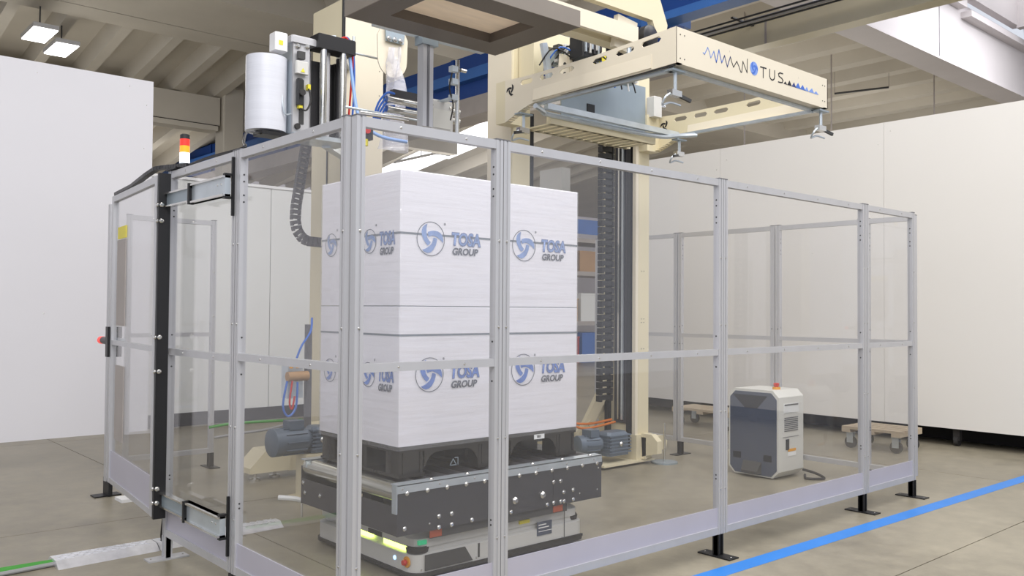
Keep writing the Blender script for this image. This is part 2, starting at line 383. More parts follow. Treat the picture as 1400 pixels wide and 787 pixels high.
# lamps
def highbay(loc, label, rz=.0, sx=.30, sy=.42):
    t = thing('ceiling_lamp', label, 'lamp', loc, rz, 'hanging hall lamps')
    x, y, z = 0, 0, 0; Wm = WM[t]
    def P(*a): return Wm @ Vector(a)
    def bx(x0, y0, z0, x1, y1, z1): return MB().quadbox([P(*q) for q in ((x0, y0, z0), (x1, y0, z0), (x1, y1, z0), (x0, y1, z0), (x0, y0, z1), (x1, y0, z1), (x1, y1, z1), (x0, y1, z1))])
    bx(-sx/2, -sy/2, 0, sx/2, sy/2, .07).build('housing', M['alu'], t)
    bx(-sx/2+.015, -sy/2+.015, -.012, sx/2-.015, sy/2-.015, 0).build('diffuser', M['lamp_em'], t)
    MB().cyl(P(0, 0, .07), P(0, 0, .55), .012, 8).build('rod', M['rail'], t)
    return t
highbay((1.73, 12.46, 5.55), 'square bright hanging lamp nearest the left picture edge, above the white partition', .0, .36, .85)
highbay((2.2, 13.1, 5.55), 'square bright hanging lamp just right of the other one above the left partition', .0, .36, .85)
highbay((12.0, 16.6, 5.3), 'long bright strip lamp seen above the carton stack', .0, .45, 2.0)
# light from above and behind the viewer is added fill without lamp bodies
# crane girder
cg = thing('crane_girder', 'long dark blue overhead crane girder crossing behind the wrapping machine', 'crane girder', (7.2, 14, 4.2))
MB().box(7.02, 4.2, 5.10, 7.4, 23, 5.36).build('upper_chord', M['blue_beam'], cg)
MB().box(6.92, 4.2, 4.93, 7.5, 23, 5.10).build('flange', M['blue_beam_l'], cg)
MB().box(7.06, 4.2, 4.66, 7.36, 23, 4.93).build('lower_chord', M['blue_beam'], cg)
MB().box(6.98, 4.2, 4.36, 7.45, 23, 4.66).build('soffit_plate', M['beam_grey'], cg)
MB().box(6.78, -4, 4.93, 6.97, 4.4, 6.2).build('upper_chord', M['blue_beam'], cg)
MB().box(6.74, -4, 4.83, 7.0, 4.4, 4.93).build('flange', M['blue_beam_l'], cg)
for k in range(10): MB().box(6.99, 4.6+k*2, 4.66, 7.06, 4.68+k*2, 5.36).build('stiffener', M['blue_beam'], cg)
cr = thing('crane_runway', 'cream painted crane runway beam with dark rails above the right partition', 'runway beam', (8.9, 8, 5.0))
MB().box(8.95, 0.8, 5.0, 9.2, 23, 5.34).build('beam', M['cream'], cr)
for k in range(9): MB().box(8.94, 1.6+k*2.4, 5.0, 8.95, 1.63+k*2.4, 5.34).build('splice', M['beam_grey'], cr)
for x in (8.46, 8.62, 8.78): MB().box(x, 0.8, 5.25, x+.02, 23, 5.27).build('rail', M['rail'], cr)
MB().box(8.64, .8, 5.275, 8.78, 23, 5.285).build('rail_web', M['alu'], cr)
for k in range(10): MB().box(8.44, 2+k*2.2, 5.29, 9.1, 2.04+k*2.2, 5.31).build('bracket', M['rail'], cr)
# dark conduit and cables hanging under the ribs
tube_rail = thing('sprinkler_rail', 'thin dark rod hanging below the ribbed ceiling right of the beam with printed letters', 'rail', (16.0, 6.2, 6.0))
MB().cyl((15.9, 6.75, 5.98), (16.3, 5.75, 6.0), .022, 8).build('rod', M['rail'], tube_rail)
for p in ((15.9, 6.75), (16.3, 5.75)): MB().cyl((p[0], p[1], 5.98), (p[0], p[1], 6.65), .006, 6).build('hanger', M['beam_grey'], tube_rail)
for i, (x, y) in enumerate(((11.4, 6.0), (14.2, 5.9), (17.2, 5.2))):
    c_ = MB().cyl((0, 0, 0), (0, 0, 4.3), .014, 6).build('hanging_cable', M['beam_grey'])
    c_.location = (x, y, 2.35); tag(c_, 'thin grey cable hanging behind the right partition, ' + ('nearest the printed front beam', 'middle of the three', 'furthest right of the three')[i], 'cable', 'ceiling cables behind the right partition')

# ------------------------------------------------------------ free-standing partitions
p = thing('partition_wall', 'tall white partition board at the far left, beside the sliding door', 'partition', (-1.5, 6.55, 0))
for x0, x1 in ((-6.5, -4.9), (-4.898, -3.3), (-3.298, -1.7), (-1.698, -.1), (-.098, 1.487)):
    MB().box(x0, 6.5, 0, x1, 6.56, 3.605).build('panel', M['white_board'], p)
for x, z in ((.4, 3.5), (1.25, 3.52), (1.42, 3.35), (1.4, 2.9), (-.3, 2.0), (.5, 1.2)): place_mesh(SCREW, 'screw', p, (x, 6.5, z), (0, -1, 0))
p = thing('partition_wall', 'lower pale grey partition seen through the left fence panes behind the film unit', 'partition', (3, 6.75, 0))
for x0, x1 in ((1.49, 2.865), (2.873, 4.3), (4.308, 5.7)):
    MB().box(x0, 6.62, .0, x1, 6.68, 2.64).build('panel', M['grey_board'], p)
MB().box(1.49, 6.60, 2.64, 5.7, 6.70, 2.67).build('top_strip', M['white'], p)
MB().box(1.49, 6.605, 0, 5.7, 6.62, .14).build('base_shade', M['rubber'], p)  # dark strip painted for the shade at the partition foot
p = thing('partition_wall', 'long ivory partition raised on castors behind the right side of the fence', 'partition', (7.03, 1.5, 0))
for y0, y1 in ((-4, -2.2), (-2.197, -.39), (-.387, 1.411), (1.414, 3.386), (3.389, 5.2)):
    MB().box(7.0, y0, .17, 7.06, y1, 3.195).build('panel', M['ivory_board'], p)
MB().box(7.06, -4, .17, 7.6, 5.2, .22).build('gap_shade_top', M['gap_shade'], p)  # dark board put in for the shade under the raised panels
MB().box(7.45, -4, .0, 7.6, 5.2, .17).build('gap_shade_back', M['gap_shade'], p)  # dark bar that keeps the gap at the floor in painted shade
for y in (-3, -1, .75, 2.6, 4.6):
    c_ = MB(); c_.cyl((7.10, y-.02, .05), (7.10, y+.02, .05), .05, 14); c_.box(7.07, y-.03, .05, 7.13, y+.03, .17); c_.build('castor', M['rubber'], p)
for y, z in ((3.3, 3.05), (3.44, 2.95), (1.34, 3.1), (1.47, 2.98), (2.2, 1.9), (-.4, 1.5)): place_mesh(SCREW, 'screw', p, (7.0, y, z), (-1, 0, 0))
# ------------------------------------------------------------ storage rack far behind
rk = thing('storage_rack', 'far storage rack with boxes and blue shelf seen right of the cartons', 'rack', (13.6, 12.2, 0))
for x in (12.6, 16.2):
    for y in (11.9, 12.8): MB().box(x, y, 0, x+.1, y+.1, 3.6).build('upright', M['rack_blue'], rk)
for z in (.9, 2.1, 2.9): MB().box(12.6, 11.9, z, 16.3, 12.9, z+.1).build('shelf', M['beam_grey'], rk)
MB().box(12.6, 11.88, 3.1, 16.3, 11.9, 3.45).build('header_board', M['rack_blue'], rk)
lab = ['red', 'brown cardboard', 'blue', 'grey']; mm = [M['rack_red'], M['cardboard'], M['rack_blue'], M['grey_board']]
for k, (x, z, s_, c) in enumerate(((12.75, 0, .7, 0), (13.55, 0, .8, 2), (14.5, 0, .7, 0), (12.8, 1.0, .6, 1), (13.5, 1.0, .75, 3), (14.4, 1.0, .6, 0), (12.8, 2.2, .5, 2), (13.45, 2.2, .55, 1), (14.15, 2.2, .6, 3))):
    t = thing('storage_box', '%s box on the %s level of the far rack, %s' % (lab[c], ['floor', 'lower', 'upper'][k//3], ['at its left end', 'second from its left end', 'third from its left end'][k % 3]), 'box', (x, 12.0, z + (0 if z else 0)), group='boxes in the far rack')
    MB().box(x, 12.0, z+.0, x+s_, 12.7, z+s_*.85).build('body', mm[c], t); MB().box(x-.01, 11.99, z+s_*.85, x+s_+.01, 12.71, z+s_*.85+.04).build('lid', mm[c], t)

# ------------------------------------------------------------ floor tape
t_ = recenter(MB().box(1.0, -.25, 0.0, 9.5, -.15, .0015).build('floor_tape', M['blue_tape']))
t_.rotation_euler = (0, 0, math.radians(-1.2)); t_.location.y = -.25
tag(t_, 'bright blue tape line on the concrete floor along the front fence', 'floor tape')

# ------------------------------------------------------------ fence modules
H = 1.962
def module(label, p0, p1, z0=.115, z1=H, zm=1.04, kick=True, feet=(), group='guard fence modules', name='fence_module', ztop_pane=None, pw=.036, holes=1, midrail=True, foot_m='black'):
    p0 = Vector((*p0, 0)); p1 = Vector((*p1, 0)); u = (p1-p0).normalized(); n = Vector((u.y, -u.x, 0)); L = (p1-p0).length
    mid = (p0+p1)/2; t = thing(name, label, 'fence panel', (mid.x, mid.y, 0), math.atan2(u.y, u.x), group)
    def P(s, d, z): return p0 + u*s + n*d + Vector((0, 0, z))
    def bx(b, s0, s1, d0, d1, a, c): return b.quadbox([P(s0, d0, a), P(s1, d0, a), P(s1, d1, a), P(s0, d1, a), P(s0, d0, c), P(s1, d0, c), P(s1, d1, c), P(s0, d1, c)])
    g = .002; h = pw/2
    for s in (g, L-pw-g):
        b = MB(); bx(b, s, s+pw*.38, -h, h, z0, z1); bx(b, s+pw*.62, s+pw, -h, h, z0, z1); bx(b, s+pw*.38, s+pw*.62, -h+.004, h-.004, z0, z1)
        o = b.build('post', M['alu'], t)
        c = MB(); bx(c, s, s+pw, -h, h, z1, z1+.006); c.build('end_cap', M['alu_dark'], t)
    a, c = pw+g, L-pw-g
    b = MB(); bx(b, a, c, -h*.85, h*.85, z1-pw, z1); b.build('top_rail', M['alu'], t)
    b = MB(); bx(b, a, c, -h*.85, h*.85, z0, z0+pw); b.build('bottom_rail', M['alu'], t)
    if midrail: b = MB(); bx(b, a, c, -h*.85, h*.85, zm, zm+.032); b.build('middle_rail', M['alu'], t)
    lo = z0+pw
    if kick:
        b = MB(); bx(b, a, c, h*.2, h*.5, lo, .25); b.build('kick_plate', M['kick'], t); lo = .25
    b = MB(); bx(b, a-.006, c+.006, -.002, .002, lo, zm if midrail else z1-pw); b.build('pane', M['pane'], t)
    if midrail: b = MB(); bx(b, a-.006, c+.006, -.002, .002, zm+.032, z1-pw); b.build('pane', M['pane'], t)
    for s in (g+pw*.5, L-pw*.5-g):
        for z in (.35, .75, 1.2, 1.55): place_mesh(SCREW, 'screw', t, P(s, h, z), n)
    k = max(2, int(L/.38))
    for i in range(k):
        s = a+(c-a)*(i+.5)/k
        place_mesh(SCREW, 'screw', t, P(s, h*.85, z1-pw/2), n)
        if midrail: place_mesh(SCREW, 'screw', t, P(s, h*.85, zm+.016), n)
    if holes:
        for s, sg in ((a-.0002, 1), (c+.0002, -1)):
            for z in (z1-.11, z1-.14, z1-.20, z1-.23, zm+.1, zm-.06, .42, .40): place_mesh(HOLE, 'bolt_hole', t, P(s, 0, z), u*sg)
            for z in (zm+.09, zm-.06): place_mesh(HOLE, 'bolt_hole', t, P(s - sg*.016, -h, z), -n)
    for f in feet:
        s = {'a': pw*.5+g, 'b': L-pw*.5-g}[f]
        b = MB(); bx(b, s-.02, s+.02, -.012, .012, .006, z0+.02); bx(b, s-.02, s-.012, -.02, .02, .006, z0); bx(b, s+.012, s+.02, -.02, .02, .006, z0)
        fo = b.build('foot_post', M[foot_m], t)
        b = MB(); bx(b, s-.04, s+.04, -.10, .10, 0, .007); fp = b.build('base_plate', M[foot_m], fo)
        for d in (-.08, .08): place_mesh(SCREW, 'bolt', fo, P(s, d, .007), (0, 0, 1))
    return t
X2, X3, X4, X5 = .694, 2.218, 3.764, 4.47
module('narrow clear fence panel in front of the cartons, right of the nearest corner post', (0, 0), (X2, 0), feet=('b',))
module('wide clear fence panel second along the front, ending at the nearest black foot', (X2, 0), (X3, 0), feet=('b',))
module('wide clear fence panel in front of the grey charging cabinet', (X3, 0), (X4, 0), feet=('b',))
module('narrow clear fence panel at the right end of the front side', (X4, 0), (X5, 0), feet=('b',))
module('clear left-side fence panel between nearest corner post and the telescopic slides', (0, .956), (0, .02), feet=())
module('clear fixed fence panel behind the two telescopic slides', (0, 1.79), (0, .962), feet=('a',), zm=1.03, foot_m='alu')
b = MB(); b.box(-.02, .938, .075, .02, .975, .113); cap = b.build('post_end_block', M['black_plastic'])
tag(recenter(cap), 'black square block under the foot of the post carrying the slides', 'end cap')
b = MB(); b.box(-.016, .942, 0.006, .016, .972, .075); b.box(-.05, .90, 0, .05, 1.01, .006)
tag(recenter(b.build('support_foot', M['alu'])), 'pale aluminium foot under the post carrying the slides', 'foot')
XR = 4.62
module('clear rear fence panel behind the right end of the front side, nearest the corner', (XR, .04), (XR, .42), feet=('b',), kick=False)
module('clear rear fence panel behind the grey charging cabinet', (XR, .43), (XR, 1.16), feet=('b',), kick=False)
module('clear rear fence panel between the charging cabinet and the cream column', (XR, 1.17), (XR, 2.14), feet=('b',), kick=False)
module('clear rear fence panel seen behind the cream column', (XR, 2.15), (XR, 3.15), feet=('b',), kick=False)
module('clear back fence panel far left, beyond the sliding door', (.50, 4.1), (1.19, 4.1), feet=('b',), kick=False)
# door jamb
t = thing('door_jamb', 'far aluminium jamb post of the sliding door with black foot plate', 'post', (.22, 3.5, 0))
MB().box(.2, 3.48, .1, .24, 3.52, H).build('post', M['alu'], t)
MB().box(.21, 3.44, .006, .235, 3.56, .12).build('foot_post', M['black'], t)
MB().box(.13, 3.46, 0, .30, 3.56, .008).build('base_plate', M['black'], t)
MB().box(.22, 3.2, 0, .38, 3.34, .02).build('floor_pad', M['white'], t)
# sliding door leaf (local frame: along the leaf)
q0 = Vector((-.08, 1.728, 0)); q1 = Vector((.022, 2.784, 0))
u = (q1-q0).normalized(); n = Vector((-u.y, u.x, 0)); L = (q1-q0).length
d = thing('sliding_door', 'clear sliding door leaf with black edge strip and side handle at the left', 'door', (q0.x, q0.y, .23), math.atan2(u.y, u.x))
def P(s, e, z): return q0 + u*s + n*e + Vector((0, 0, z))
def dbx(b, s0, s1, e0, e1, a, c): return b.quadbox([P(s0, e0, a), P(s1, e0, a), P(s1, e1, a), P(s0, e1, a), P(s0, e0, c), P(s1, e0, c), P(s1, e1, c), P(s0, e1, c)])
z0, z1 = .23, 1.93
for s in (0, L-.04): dbx(MB(), s, s+.04, -.016, .016, z0, z1).build('stile', M['alu'], d)
dbx(MB(), .04, L-.04, -.014, .014, z1-.035, z1).build('top_rail', M['alu'], d)
dbx(MB(), .04, L-.04, -.014, .014, z0, z0+.03).build('bottom_rail', M['alu'], d)
dbx(MB(), .04, L-.04, -.014, .014, 1.045, 1.072).build('middle_rail', M['alu'], d)
dbx(MB(), .03, L-.03, -.002, .002, z0+.03, 1.045).build('pane', M['pane'], d)
dbx(MB(), .03, L-.03, -.002, .002, 1.072, z1-.035).build('pane', M['pane'], d)
dbx(MB(), .04, L-.04, .003, .008, z0+.03, .42).build('kick_plate', M['kick'], d)
dbx(MB(), -.026, 0, -.046, .012, z0-.01, z1+.01).build('edge_strip', M['black'], d)
for z in (.30, .37, .95, 1.12, 1.7, 1.78): place_mesh(BOLT, 'bolt', d, P(-.015, .012, z), n)
for z in (.95, 1.12, 1.70, 1.78, .30, .37): place_mesh(BOLT, 'bolt', d, P(-.03, -.002, z), -u)
for za, zb_ in ((.50, .93), (1.16, 1.66)): dbx(MB(), L-.34, L-.12, .003, .007, za, zb_).build('strap_plate', M['beam_grey'], d)
dbx(MB(), L-.34, L-.13, .003, .007, 1.665, 1.735).build('warning_label', M['yellow'], d)
hb = dbx(MB(), L-.01, L+.05, -.05, .03, .97, 1.15); hb.build('latch_block', M['black'], d)
hh = MB(); hh.cyl(P(L+.02, .0, 1.06), P(L+.16, .02, 1.065), .022, 12); hh.build('latch_handle', M['panel_grey'], d)
hh = MB(); hh.cyl(P(L+.16, .02, 1.065), P(L+.21, .025, 1.065), .023, 12); hh.build('red_knob', M['r_em'], d)
dbx(MB(), L-.2, L-.01, -.03, -.01, 1.05, 1.085).build('latch_bar', M['steel'], d)
dbx(MB(), L+.0, L+.02, -.02, .01, 1.27, 1.30).build('indicator', M['red'], d)
# telescopic slides
def slide(z, label):
    t = thing('telescopic_slide', label, 'slide rail', (-.045, 1.3, z), group='door slides')
    MB().box(-.060, .98, z-.045, -.034, 1.40, z+.045).build('outer_rail', M['steel'], t)
    for e in (z-.045, z+.036): MB().box(-.072, .98, e, -.034, 1.40, e+.009).build('rail_lip', M['chrome'], t)
    MB().box(-.056, 1.36, z-.034, -.040, 1.74, z+.034).build('inner_rail', M['steel_plate'], t)
    for e in (z-.036, z+.028): MB().box(-.068, 1.36, e, -.036, 1.74, e+.008).build('rail_lip', M['chrome'], t)
    MB().box(-.076, 1.36, z-.05, -.05, 1.375, z+.05).build('stopper', M['black'], t)
    MB().box(-.03, .972, z-.13, -.019, .984, z+.13).build('bracket', M['black'], t)
    for e in (.046, -.056): MB().box(-.062, .975, z+e, -.030, 1.0, z+e+.01).build('bracket_lip', M['black'], t)
    MB().box(-.07, 1.735, z-.05, -.03, 1.75, z+.05).build('bracket', M['black'], t)
    for y in (1.02, 1.06): place_mesh(SCREW, 'screw', t, (-.060, y, z+.01), (-1, 0, 0))
slide(1.805, 'upper steel telescopic slide carrying the sliding door')
slide(.315, 'lower steel telescopic slide near the floor carrying the sliding door')
# energy chain lying along the door top
def chain(name, label, pts, wdt, hgt, pitch, m, cat='cable chain', up=(0, 0, 1), group=None, win=True):
    P_ = [Vector(p) for p in pts]; tot = sum((P_[i+1]-P_[i]).length for i in range(len(P_)-1)); t = thing(name, label, cat, pts[0], 0, group)
    s = 0; i = 0; acc = 0
    while s < tot-pitch*.5:
        def at(q):
            r = q
            for k in range(len(P_)-1):
                l = (P_[k+1]-P_[k]).length
                if r <= l or k == len(P_)-2: return P_[k]+(P_[k+1]-P_[k])*(r/l)
                r -= l
        a = at(s); c = at(min(s+pitch*.9, tot)); dd = (c-a)
        if dd.length > 1e-4:
            dn = dd.normalized(); side = dn.cross(Vector(up))
            if side.length < 1e-3: side = Vector((1, 0, 0))
            side.normalize(); b = MB()
            if win:
                for e in (-1, 1): b.obar(a+side*e*wdt*.42, c+side*e*wdt*.42, wdt*.16, hgt, up)
                b.obar(a, a+dn*pitch*.66, wdt*.8, hgt*.85, up)
            else: b.obar(a, c, wdt, hgt, up)
            b.build('link', m, t)
        s += pitch
    return t
chain('cable_chain', 'black cable chain resting along the top of the sliding door', [(.035, 2.80, 1.948), (0, 2.4, 1.953), (-.04, 2.05, 1.972), (-.04, 1.90, 1.990), (-.02, 1.82, 1.990), (0.0, 1.56, 1.972)], .03, .018, .03, M['black_plastic'], win=False)
c_ = thing('black_conduit', 'thin black conduit running along the top of the left fence towards the film reel', 'cable', (.0, 1.5, 2.0))
MB().tube([(.0, 1.55, 1.972), (.0, 1.3, 1.978), (0.03, 1.0, 1.985), (.12, 1.2, 2.05), (.4, 1.8, 2.22), (.65, 2.3, 2.34), (.86, 2.62, 2.405)], .007).build('tube', M['black_plastic'], c_)
# stack light
def stacklight(x, y, z, label, s=1.0):
    t = thing('signal_tower', label, 'signal light', (x, y, z))
    MB().cyl((x, y, z), (x, y, z+.03*s), .026*s, 16).build('base', M['steel'], t)
    MB().cyl((x, y, z+.03*s), (x, y, z+.082*s), .024*s, 16).build('white_lens', M['w_em'], t)
    MB().cyl((x, y, z+.082*s), (x, y, z+.117*s), .024*s, 16).build('orange_lens', M['o_em'], t)
    MB().cyl((x, y, z+.117*s), (x, y, z+.152*s), .024*s, 16).build('red_lens', M['r_em'], t)
    MB().cyl((x, y, z+.152*s), (x, y, z+.178*s), .022*s, 16, prof=[(0, .024*s), (.8, .024*s), (1, .016*s)]).build('cap', M['black_plastic'], t)
stacklight(0.03, 1.70, 1.972, 'lit white orange and red signal tower on the left fence top')
b = MB(); b.box(-.03, 1.66, 1.966, .07, 1.80, 1.974)
tag(recenter(b.build('mounting_plate', M['black'])), 'small black plate under the signal tower', 'plate')

# ------------------------------------------------------------ cable ramp and cables
rp = thing('cable_ramp', 'silver checker plate cable cover crossing the floor under the left fence', 'cable cover', (.1, 2.02, 0))
for x0, x1 in ((-.47, .02), (.025, .74)):
    b = MB(); b.loft([[(x, 1.895+(x+.47)*.06, 0), (x, 2.11+(x+.47)*.01, 0), (x, 2.06+(x+.47)*.01, .032), (x, 1.955+(x+.47)*.05, .032)] for x in (x0, x1)]); sec = b.build('plate', M['checker'], rp)
    b = MB(); k = 0; x = x0+.02
    while x < x1-.03:
        for r_, y in enumerate((1.975, 2.005, 2.035)):
            s_ = 1 if (k+r_) % 2 else -1; yy = y+(x+.47)*.03
            b.obar((x, yy-.010*s_, .0335), (x+.016, yy+.010*s_, .0335), .005, .003)
        x += .021; k += 1
    b.build('tread_pattern', M['checker'], sec, 'stuff')
for i, (dy, m, nm) in enumerate(((0, 'green_cable', 'uppermost green cable entering the checker plate cover'), (-.035, 'green_cable', 'lower green cable entering the checker plate cover'), (-.06, 'grey_cable', 'grey cable beside the green ones at the checker plate cover'))):
    c_ = MB().tube([(-.40, 2.02+dy*.6, .012), (-.55, 2.03+dy, .012), (-.8, 2.03+dy*1.4, .012), (-1.3, 2.0+dy*2, .012), (-1.8, 1.9+dy*2, .012)], .011).build('cable', M[m])
    tag(recenter(c_), nm, 'cable', 'floor cables at the left')
c_ = MB().tube([(.02, 1.80, .30), (.01, 1.85, .2), (.01, 1.88, .1), (.03, 1.93, .06), (.04, 1.96, .045)], .006).build('cable', M['rubber'])
tag(recenter(c_), 'thin black cable dropping from the lower slide to the cable cover', 'cable')

# ------------------------------------------------------------ mobile robot under the conveyor
rb = thing('transport_robot', 'low light grey mobile robot carrying the roller conveyor', 'robot', (1.3, 1.1, 0))
def rrect(x0, y0, x1, y1, r, z, k=5):
    pts = []
    for cx, cy, a0 in ((x1-r, y0+r, -PI/2), (x1-r, y1-r, 0), (x0+r, y1-r, PI/2), (x0+r, y0+r, PI)):
        for i in range(k+1):
            a = a0+PI/2*i/k; pts.append((cx+r*math.cos(a), cy+r*math.sin(a), z))
    return pts
x0, y0, x1, y1 = .73, .64, 1.87, 1.58
MB().loft([rrect(x0, y0, x1, y1, .07, .035), rrect(x0, y0, x1, y1, .07, .118), rrect(x0+.01, y0+.01, x1-.01, y1-.01, .07, .124)], smooth=True).build('body', M['agv'], rb)
MB().loft([rrect(x0-.008, y0-.008, x1+.008, y1+.008, .07, .018), rrect(x0-.008, y0-.008, x1+.008, y1+.008, .07, .036)], smooth=True).build('bumper', M['rubber'], rb)
MB().loft([rrect(x0+.035, y0+.022, x1-.03, y1-.022, .05, .124), rrect(x0+.035, y0+.022, x1-.03, y1-.022, .05, .15)]).build('light_recess', M['agv'], rb)
MB().loft([rrect(x0+.01, y0+.012, x1-.03, y1-.012, .06, .15), rrect(x0+.01, y0+.012, x1-.03, y1-.012, .06, .19), rrect(x0+.05, y0+.05, x1-.06, y1-.05, .06, .215)], smooth=False).build('top_cover', M['agv'], rb)
for i in range(2):
    y = (1.04, .72)[i]
    MB().box(x0+.012, y, .126, x0+.045, y+.20, .148).build('light_strip', M['yg_em'], rb)
MB().box(x0+.005, .93, .152, x0+.03, 1.05, .175).build('sensor_window', M['rubber'], rb)
for c in ((x0+.055, y0+.055), (x1-.07, y0+.07)):
    MB().cyl((*c, .125), (*c, .155), .052, 20, prof=[(0, .052), (.7, .056), (.72, .05), (1, .05)]).build('laser_scanner', M['rubber'], rb)
MB().box(x0+.03, y0+.006, .165, x0+.075, y0+.02, .185).build('display', M['g_em'], rb)
MB().prism([(.787, .045), (1.073, .045), (1.024, .118), (.787, .118)], (0, y0-.004, 0), (1, 0, 0), (0, 0, 1), .004).build('dark_insert', M['agv_dark'], rb)
bt = MB(); bt.cyl((x0+.002, .70, .083), (x0-.004, .70, .083), .026, 18); o_ = bt.build('button_plate', M['amber'], rb)
bt = MB(); bt.cyl((x0-.004, .70, .083), (x0-.024, .70, .083), .014, 16, prof=[(0, .010), (.4, .015), (1, .012)]); bt.build('stop_button', M['red'], o_)
bt = MB(); bt.cyl((x0+.002, .80, .083), (x0-.004, .80, .083), .010, 14); bt.build('ring_light', M['b_em'], rb)
MB().box(1.11, y0-.003, .05, 1.12, y0, .118).build('panel_gap', M['agv_dark'], rb)
MB().box(1.705, y0-.002, .04, 1.709, y0, .19).build('panel_gap', M['agv_dark'], rb)
MB().box(1.30, y0-.010, .036, 1.84, y0-.001, .050).build('bumper_trim', M['rubber'], rb)
pl = MB().box(1.506, y0-.004, .087, 1.611, y0, .158).build('rating_plate', M['charger_d'], rb)
for k, (a, c) in enumerate(((.14, .145), (.125, .13), (.107, .11))): MB().box(1.515, y0-.005, a, 1.57+.02*k, y0-.004, c).build('print_line', M['label_w'], pl)
MB().box(1.39, y0+.004, .165, 1.46, y0+.012, .183).build('warning_label', M['yellow'], rb)
for x, z in ((.77, .052), (1.1, .05), (1.69, .05), (.80, .05)): place_mesh(SCREW, 'screw', rb, (x, y0, z), (0, -1, 0))
for c in ((1.0, .8), (1.0, 1.4), (1.6, .8), (1.6, 1.4)):
    MB().cyl((c[0], c[1]-.02, .03), (c[0], c[1]+.02, .03), .03, 16).build('wheel', M['rubber'], rb)
# loose antenna bracket with wires at its back-left
ab = MB(); ab.tube([(.72, 1.62, .20), (.66, 1.66, .225), (.58, 1.72, .235)], .014, 8); ab.build('bracket_arm', M['white'], rb)
MB().cyl((.68, 1.64, .13), (.68, 1.64, .21), .006, 8).build('rod', M['chrome'], rb)
for k in range(5): MB().tube([(.78, 1.45-.03*k, .20), (.72, 1.55-.04*k, .23+.01*(k % 2)), (.74, 1.62-.05*k, .19), (.85, 1.5, .18)], .004, 6).build('wire', M['green_cable'], rb)

# ------------------------------------------------------------ roller conveyor
cv = thing('roller_conveyor', 'dark grey roller conveyor with bright bolts standing on the mobile robot', 'conveyor', (1.28, 1.05, .215))
YF, YB, CX0, CX1 = .60, 1.51, .605, 1.955
MB().box(CX0, YF, .238, CX1, YF+.006, .436).build('side_plate', M['panel_grey'], cv)
MB().box(1.583, YF-.0008, .258, 1.586, YF, .436).build('plate_joint', M['rubber'], cv)
MB().box(CX0, YB-.006, .238, CX1, YB, .436).build('side_plate', M['panel_grey'], cv)
MB().box(CX0, YF+.006, .24, CX0+.006, YB-.006, .37).build('end_plate', M['panel_grey'], cv)
MB().box(CX1-.006, YF+.006, .24, CX1, YB-.006, .40).build('end_plate', M['panel_grey'], cv)
for y in (YF, YB-.05):
    b = MB(); b.box(CX0, y-.004, .432, CX1, y+.004, .470); b.box(CX0, y-.004, .466, CX1, y+.055, .472); b.build('top_rail', M['steel'], cv)
b = MB(); b.box(CX0-.006, YF-.002, .34, CX0, YF+.035, .472); b.build('corner_bracket', M['steel'], cv)
MB().cyl((CX0+.045, YF+.03, .425), (CX0+.045, YB-.008, .425), .043, 24).build('end_roller', M['roller'], cv)
for k in range(13):
    x = CX0+.15+k*.099
    MB().cyl((x, YF+.012, .428), (x, YB-.012, .428), .036, 16).build('roller', M['panel_grey'], cv)
for i in range(12): place_mesh(BOLT, 'bolt', cv, (.657+i*.1145, YF, .428), (0, -1, 0))
for i in range(7): place_mesh(SCREW, 'screw', cv, (.63+i*.21, YF-.004, .452), (0, -1, 0))
for i in range(6): place_mesh(BOLT, 'stud', cv, (.80+i*.2145, YF+.01, .472), (0, 0, 1))
for x, z in ((.645, .27), (.839, .298), (.914, .299), (.839, .247), (.914, .248), (1.037, .251), (1.288, .252), (1.586, .365), (1.637, .364), (1.661, .303), (1.731, .306), (1.54, .254), (1.587, .257), (1.638, .257), (1.663, .255), (1.732, .255)):
    place_mesh(BOLT, 'bolt', cv, (x, YF, z), (0, -1, 0))
for x, z in ((.786, .272), (1.783, .28), (1.921, .284), (1.93, .40)): place_mesh(SCREW, 'screw', cv, (x, YF, z), (0, -1, 0))
for x, z in ((1.313, .307), (1.505, .310)): place_mesh(BIGBOLT, 'bolt', cv, (x, YF, z), (0, -1, 0))
for y, z in ((1.48, .35), (1.46, .30), (1.3, .31)): place_mesh(BOLT, 'bolt', cv, (CX0, y, z), (-1, 0, 0))
MB().box(.80, YF+.012, .197, 1.70, YF+.02, .262).build('lower_skirt', M['agv_dark'], cv)
for x in (.83, 1.63): MB().box(x-.035, YF+.009, .202, x+.035, YF+.012, .236).build('orange_label', M['orange'], cv)
for c in ((.95, .8), (.95, 1.35), (1.6, .8), (1.6, 1.35)): MB().box(c[0]-.04, c[1]-.04, .2, c[0]+.04, c[1]+.04, .40).build('support_leg', M['panel_grey'], cv)

# ------------------------------------------------------------ pallet
pt = thing('pallet', 'black plastic pallet under the white cartons', 'pallet', (1.29, 1.1, .472))
px0, px1, py0, py1, pz0, pz1 = .70, 1.885, .73, 1.475, .468, .617
b = MB(); b.box(px0, py0, pz1-.03, px1, py1, pz1); b.build('deck', M['pallet'], pt)
for x, w_ in ((px0, .15), ((px0+px1)/2-.11, .22), (px1-.15, .15)):
    MB().box(x, py0, pz0, x+w_, py1, pz0+.016).build('skid', M['pallet'], pt)
    for y in (py0, (py0+py1)/2-.07, py1-.13):
        b = MB(); b.loft([rrect(x+.002, y+.002, x+w_-.002, y+.128, .015, z, 3) for z in (pz0+.016, pz1-.03)], smooth=True); blk = b.build('block', M['pallet'], pt)
        if y == py0:
            for xx in (x+.02, x+w_-.03): MB().box(xx, y-.003, pz0+.02, xx+.008, y+.002, pz1-.03).build('rib', M['pallet'], blk)
